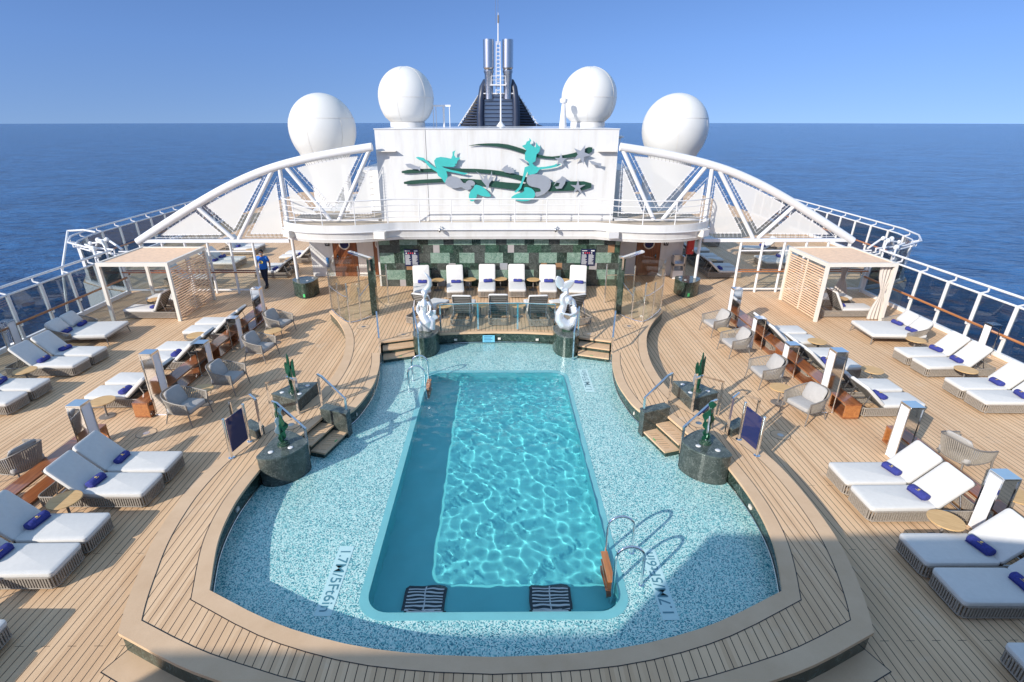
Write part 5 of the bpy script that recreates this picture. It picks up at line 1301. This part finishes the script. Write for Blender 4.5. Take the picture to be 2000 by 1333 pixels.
for s in (-1, 1):
    MB().lathe([(.30, 8.6), (.30, 10.2), (.36, 10.35), (.36, 10.45), (.30, 10.5)], 20, T(.66 * s, 0, 0)).build('lower_pipe', 'steel', FU, 40)
    MB().lathe([(.30, 10.5), (.385, 10.6), (.385, 12.34), (.36, 12.34), (.36, 12.0), (.0, 12.0)], 24, T(.66 * s, -.05, 0)).build('exhaust_pipe', 'steel', FU, 40)
    MB().tube([(1.22 * s, 0, 4), (1.30 * s, 0, 7.5), (1.24 * s, 0, 8.6), (1.12 * s, .1, 9.4), (.98 * s, .3, 9.75), (.8 * s, .6, 9.6)], [.28, .27, .25, .22, .17, .08], 12).build('ridge', 'navy funnel', FU, 50)
    a = MB()
    for k in range(17):
        z = 6.2 + k * .185; xo = 3.35 - (z - 6.2) * .72; xi = 1.35 - (z > 8.6) * (z - 8.6) * .1
        if xo > xi + .05: a.add([(xi * s, -.02, z), (xo * s, .9, z - .03), (xo * s, 1.15, z - .03), (xi * s, .3, z), (xi * s, -.02, z + .085), (xo * s, .9, z + .055), (xo * s, 1.15, z + .055), (xi * s, .3, z + .085)], [(0, 3, 2, 1), (4, 5, 6, 7), (0, 1, 5, 4), (1, 2, 6, 5), (2, 3, 7, 6), (3, 0, 4, 7)])
    a.build('side_louvres', 'navy funnel', FU)
    MB().add([(1.35 * s, .5, 5.5), (3.7 * s, 1.2, 5.5), (1.05 * s, .5, 9.5), (1.35 * s, .9, 5.5), (3.7 * s, 1.6, 5.5), (1.05 * s, .9, 9.5)], [(0, 1, 2), (3, 5, 4), (0, 3, 4, 1), (1, 4, 5, 2), (2, 5, 3, 0)]).build('inner_casing', 'black plastic', FU)
    a = MB(); a.bar((3.35 * s, .85, 6.3), (1.15 * s, .85, 9.3), .06, .06)
    for k in range(14): f_ = k / 13; a.box((3.35 - 2.2 * f_) * s - .05, (3.35 - 2.2 * f_) * s + .12, .75, .95, 6.3 + 3 * f_, 6.33 + 3 * f_)
    a.build('side_ladder', 'white gloss', FU)
a = MB()
for k in range(11): a.box(-1.15, 1.15, -.12, .1, 6.0 + k * .27, 6.07 + k * .27)
a.build('front_louvres', 'navy funnel', FU)
MB().box(-1.2, 1.2, .5, .6, 4, 9.0).build('back_casing', 'steel', FU)
a = MB(); a.box(-1.1, 1.1, -.15, .3, 8.93, 9.0); a.box(-.55, .55, -.6, .1, 9.45, 9.53)
for x in (-.5, .5): a.tube([(x, -.55, 9.5), (x, -.55, 10.05)], .02, 6)
a.tube([(-.5, -.55, 10.05), (.5, -.55, 10.05)], .02, 6); a.tube([(-.5, -.55, 9.8), (.5, -.55, 9.8)], .015, 6); a.build('service_platform', 'white gloss', FU)
a = MB()
for x in (-.16, .16): a.tube([(x, -.3, 8.9), (x * .8, -.3, 12.2)], .03, 6)
for k in range(13): z = 9.1 + k * .24; a.tube([(-.16, -.3, z), (.16, -.3, z + .12)], .018, 5); a.tube([(.16, -.3, z), (-.16, -.3, z + .12)], .018, 5)
a.build('lattice_mast', 'white gloss', FU)
MB().tube([(.0, -.3, 12.1), (0, -.3, 13.3), (0, -.3, 13.9)], [.05, .04, .015], 8).build('top_mast', 'white gloss', FU, 50)
MB().tube([(.01, -.3, 13.3), (.01, -.3, 13.75)], .06, 8).build('mast_light', 'taupe frame', FU, 50)
for x in (-.55, 0): MB().tube([(x * .3, -.3, 13.2), (x * .3 - .02, -.3, 15.9)], .008, 4).build('aerial_wire', 'taupe frame', FU)
tag(MB().tube([(.22, 33, 6.86), (.22, 33, 9.0), (.22, 33, 9.75)], [.05, .035, .02], 8).lathe([(.26, 6.89), (.05, 7.15)], 8, T(.22, 33, 0)).build('signal_mast', 'white gloss', None, 50), 'thin white mast with cone foot on the block roof before the funnel', 'mast')
t = thing('roof_frame', 'white pipe goalpost frame on the block roof between radome and funnel', 'frame', (-2.85, 30, 6.89))
for x in (-.42, -.28, .42): MB().tube([(x, 0, 0), (x, 0, 1.0)], .022, 8).build('upright', 'white gloss', t, 50)
MB().tube([(.12, 0, 0), (.12, 0, 1.0)], .05, 8).build('upright', 'white gloss', t, 50)
MB().bar((-.46, 0, 1.0), (.48, 0, 1.0), .07, .09).build('crossbar', 'white gloss', t)
t = thing('sensor_post', 'tapered white post with round sensor head by the right radome', 'post', (3.27, 28.5, 6.86))
MB().lathe([(.19, 0), (.09, 1.1)], 14).build('tapered_post', 'white gloss', t, 50); MB().lathe([(.12, 1.1), (.17, 1.14), (.19, 1.2), (.19, 1.3), (.12, 1.34), (0, 1.345)], 20).build('sensor_head', 'white gloss', t, 40)
t = thing('satellite_cap', 'small mushroom shaped antenna at the right end of the block', 'antenna', (5.2, 24.0, 6.0))
MB().tube([(0, 0, 0), (0, 0, .55)], .02, 8).build('stalk', 'white gloss', t, 50); MB().lathe([(.05, .5), (.16, .55), (.16, .58), (.02, .63)], 16).build('cap', 'white gloss', t, 40)
t = thing('dark_antenna_base', 'dark sloping funnel skirt seen over the roof edge', 'funnel skirt', (0, 41.6, 0))
MB().add([(2.9, 0, 6.4), (4.6, 0, 6.4), (2.9, 0, 6.95), (2.9, .6, 6.4), (4.6, .6, 6.4), (2.9, .6, 6.95)], [(0, 1, 2), (3, 5, 4), (0, 3, 4, 1), (1, 4, 5, 2), (2, 5, 3, 0)]).build('skirt', 'navy funnel', t)
# clutter dimly seen through the sails
for s, w in ((-1, 'left'), (1, 'right')):
    t = thing('deck_house', f'white deck house behind the {w} truss seen dimly through the sails', 'building')
    MB().box(min(5.4 * s, 7.0 * s), max(5.4 * s, 7.0 * s), 28.0, 33.0, 3.12, 4.9).build('house_wall', 'white paint', t); MB().tube([(7.4 * s, 27.5, 3.1), (7.4 * s, 27.5, 5.2)], .2, 12).build('vent_pipe', 'white gloss', t, 50)

# ------------------------------------------------------------------ superstructure forward of the pool, behind the viewer
SS = thing('forward_superstructure', 'white forward superstructure behind the viewer facing the pool', 'building')
a = MB(); a.box(-14.5, -6.3, -16, -3.8, .02, 7.0); a.box(-6.3, 15.5, -16, -1.75, .02, 7.05); a.build('block_wall', 'white paint', SS)
for x0 in range(-13, 15, 3):
    y = -3.8 if x0 < -7 else -1.75
    if -8 < x0 < -5: continue
    for z in (1.0, 4.2): MB().box(x0, x0 + 2.2, y, y + .03, z, z + 1.6).build('window', 'navy glass', SS)

# ------------------------------------------------------------------ person walking beyond the wind screen
PT = thing('person', 'walking person in blue shirt, dark trousers and white face mask behind the wind screen', 'person', (-10.75, 24.15, 0), 0)
# faces the camera side; local -Y is forward
a = MB()
hip = (0, 0, .90)
a.tube([(0, .0, .84), (0, .0, .95), (0, .01, 1.1), (0, .01, 1.28), (0, 0, 1.40), (0, 0, 1.47)], [.15, .165, .155, .17, .145, .07], 14)
a.tube([(0, 0, 1.42), (0, -.01, 1.54)], [.06, .055], 10); a.ell((0, -.02, 1.63), (.078, .095, .118), 14, 10); a.ell((0, -.10, 1.60), (.03, .03, .03)); a.ell((-.083, -.01, 1.62), (.012, .022, .03)); a.ell((.083, -.01, 1.62), (.012, .022, .03))
for s, fy in ((-1, .12), (1, -.16)):
    a.tube([(.085 * s, 0, .90), (.075 * s, fy * .4 - .02, .50), (.05 * s + .02, fy + .05, .09)], [.092, .062, .042], 12)
    a.tube([(.05 * s + .02, fy + .06, .06), (.05 * s + .02, fy - .12, .035)], [.045, .035], 8)
    sh = (.19 * s, 0, 1.40); el = (.27 * s, .04 - fy * .3, 1.13); wr = (.28 * s, -.05 - fy * .6, .90)
    a.tube([(.12 * s, 0, 1.40), sh, el, wr], [.07, .058, .042, .030], 10)
    a.ell((wr[0], wr[1] - .02, wr[2] - .05), (.028, .040, .048))
    for k in range(4): a.tube([(wr[0] - .018 * s, wr[1] - .045 + k * .018, wr[2] - .08), (wr[0] - .02 * s, wr[1] - .048 + k * .018, wr[2] - .12 - .01 * (k in (1, 2))), (wr[0] - .03 * s, wr[1] - .045 + k * .018, wr[2] - .15)], .0085, 6)
    a.tube([(wr[0], wr[1] - .05, wr[2] - .04), (wr[0] - .01 * s, wr[1] - .075, wr[2] - .08)], .009, 6)
o = a.build('body', 'skin', PT, True); remesh(o, .011, 3)
a = MB(); a.tube([(0, .0, .88), (0, .0, .97), (0, .01, 1.1), (0, .01, 1.28), (0, 0, 1.40), (0, 0, 1.455)], [.172, .182, .172, .187, .165, .085], 16)
for s, fy in ((-1, .12), (1, -.16)): a.tube([(.10 * s, 0, 1.40), (.19 * s, 0, 1.41), (.245 * s, .03 - fy * .2, 1.22)], [.085, .078, .066], 12)
o = a.build('t_shirt', 'shirt', PT, True); remesh(o, .014, 3)
MB().add([(.10 * math.cos(R(k)), -.195 + .004 * abs(math.cos(R(k))), 1.23 + .07 * math.sin(R(k))) for k in range(0, 360, 24)] + [(.055 * math.cos(R(k)), -.196, 1.235 + .032 * math.sin(R(k))) for k in range(0, 360, 24)], [(i, (i + 1) % 15, 15 + (i + 1) % 15, 15 + i) for i in range(15)]).build('shirt_print', 'shirt print', PT)
a = MB(); a.tube([(0, 0, .82), (0, 0, .93)], [.165, .17], 14)
for s, fy in ((-1, .12), (1, -.16)): a.tube([(.085 * s, 0, .90), (.075 * s, fy * .4 - .02, .50), (.05 * s + .02, fy + .05, .10)], [.105, .078, .062], 12)
o = a.build('trousers', 'jeans', PT, True); remesh(o, .014, 3)
a = MB()
for s, fy in ((-1, .12), (1, -.16)): a.tube([(.05 * s + .02, fy + .09, .05), (.05 * s + .02, fy, .055), (.05 * s + .02, fy - .15, .035)], [.05, .055, .04], 10)
a.build('shoes', 'black plastic', PT, True)
MB().ell((0, .012, 1.675), (.09, .10, .095), 14, 8).build('hair', 'hair', PT, True)
MB().ell((0, -.088, 1.585), (.062, .045, .05), 12, 8).build('face_mask', 'mask', PT, True)
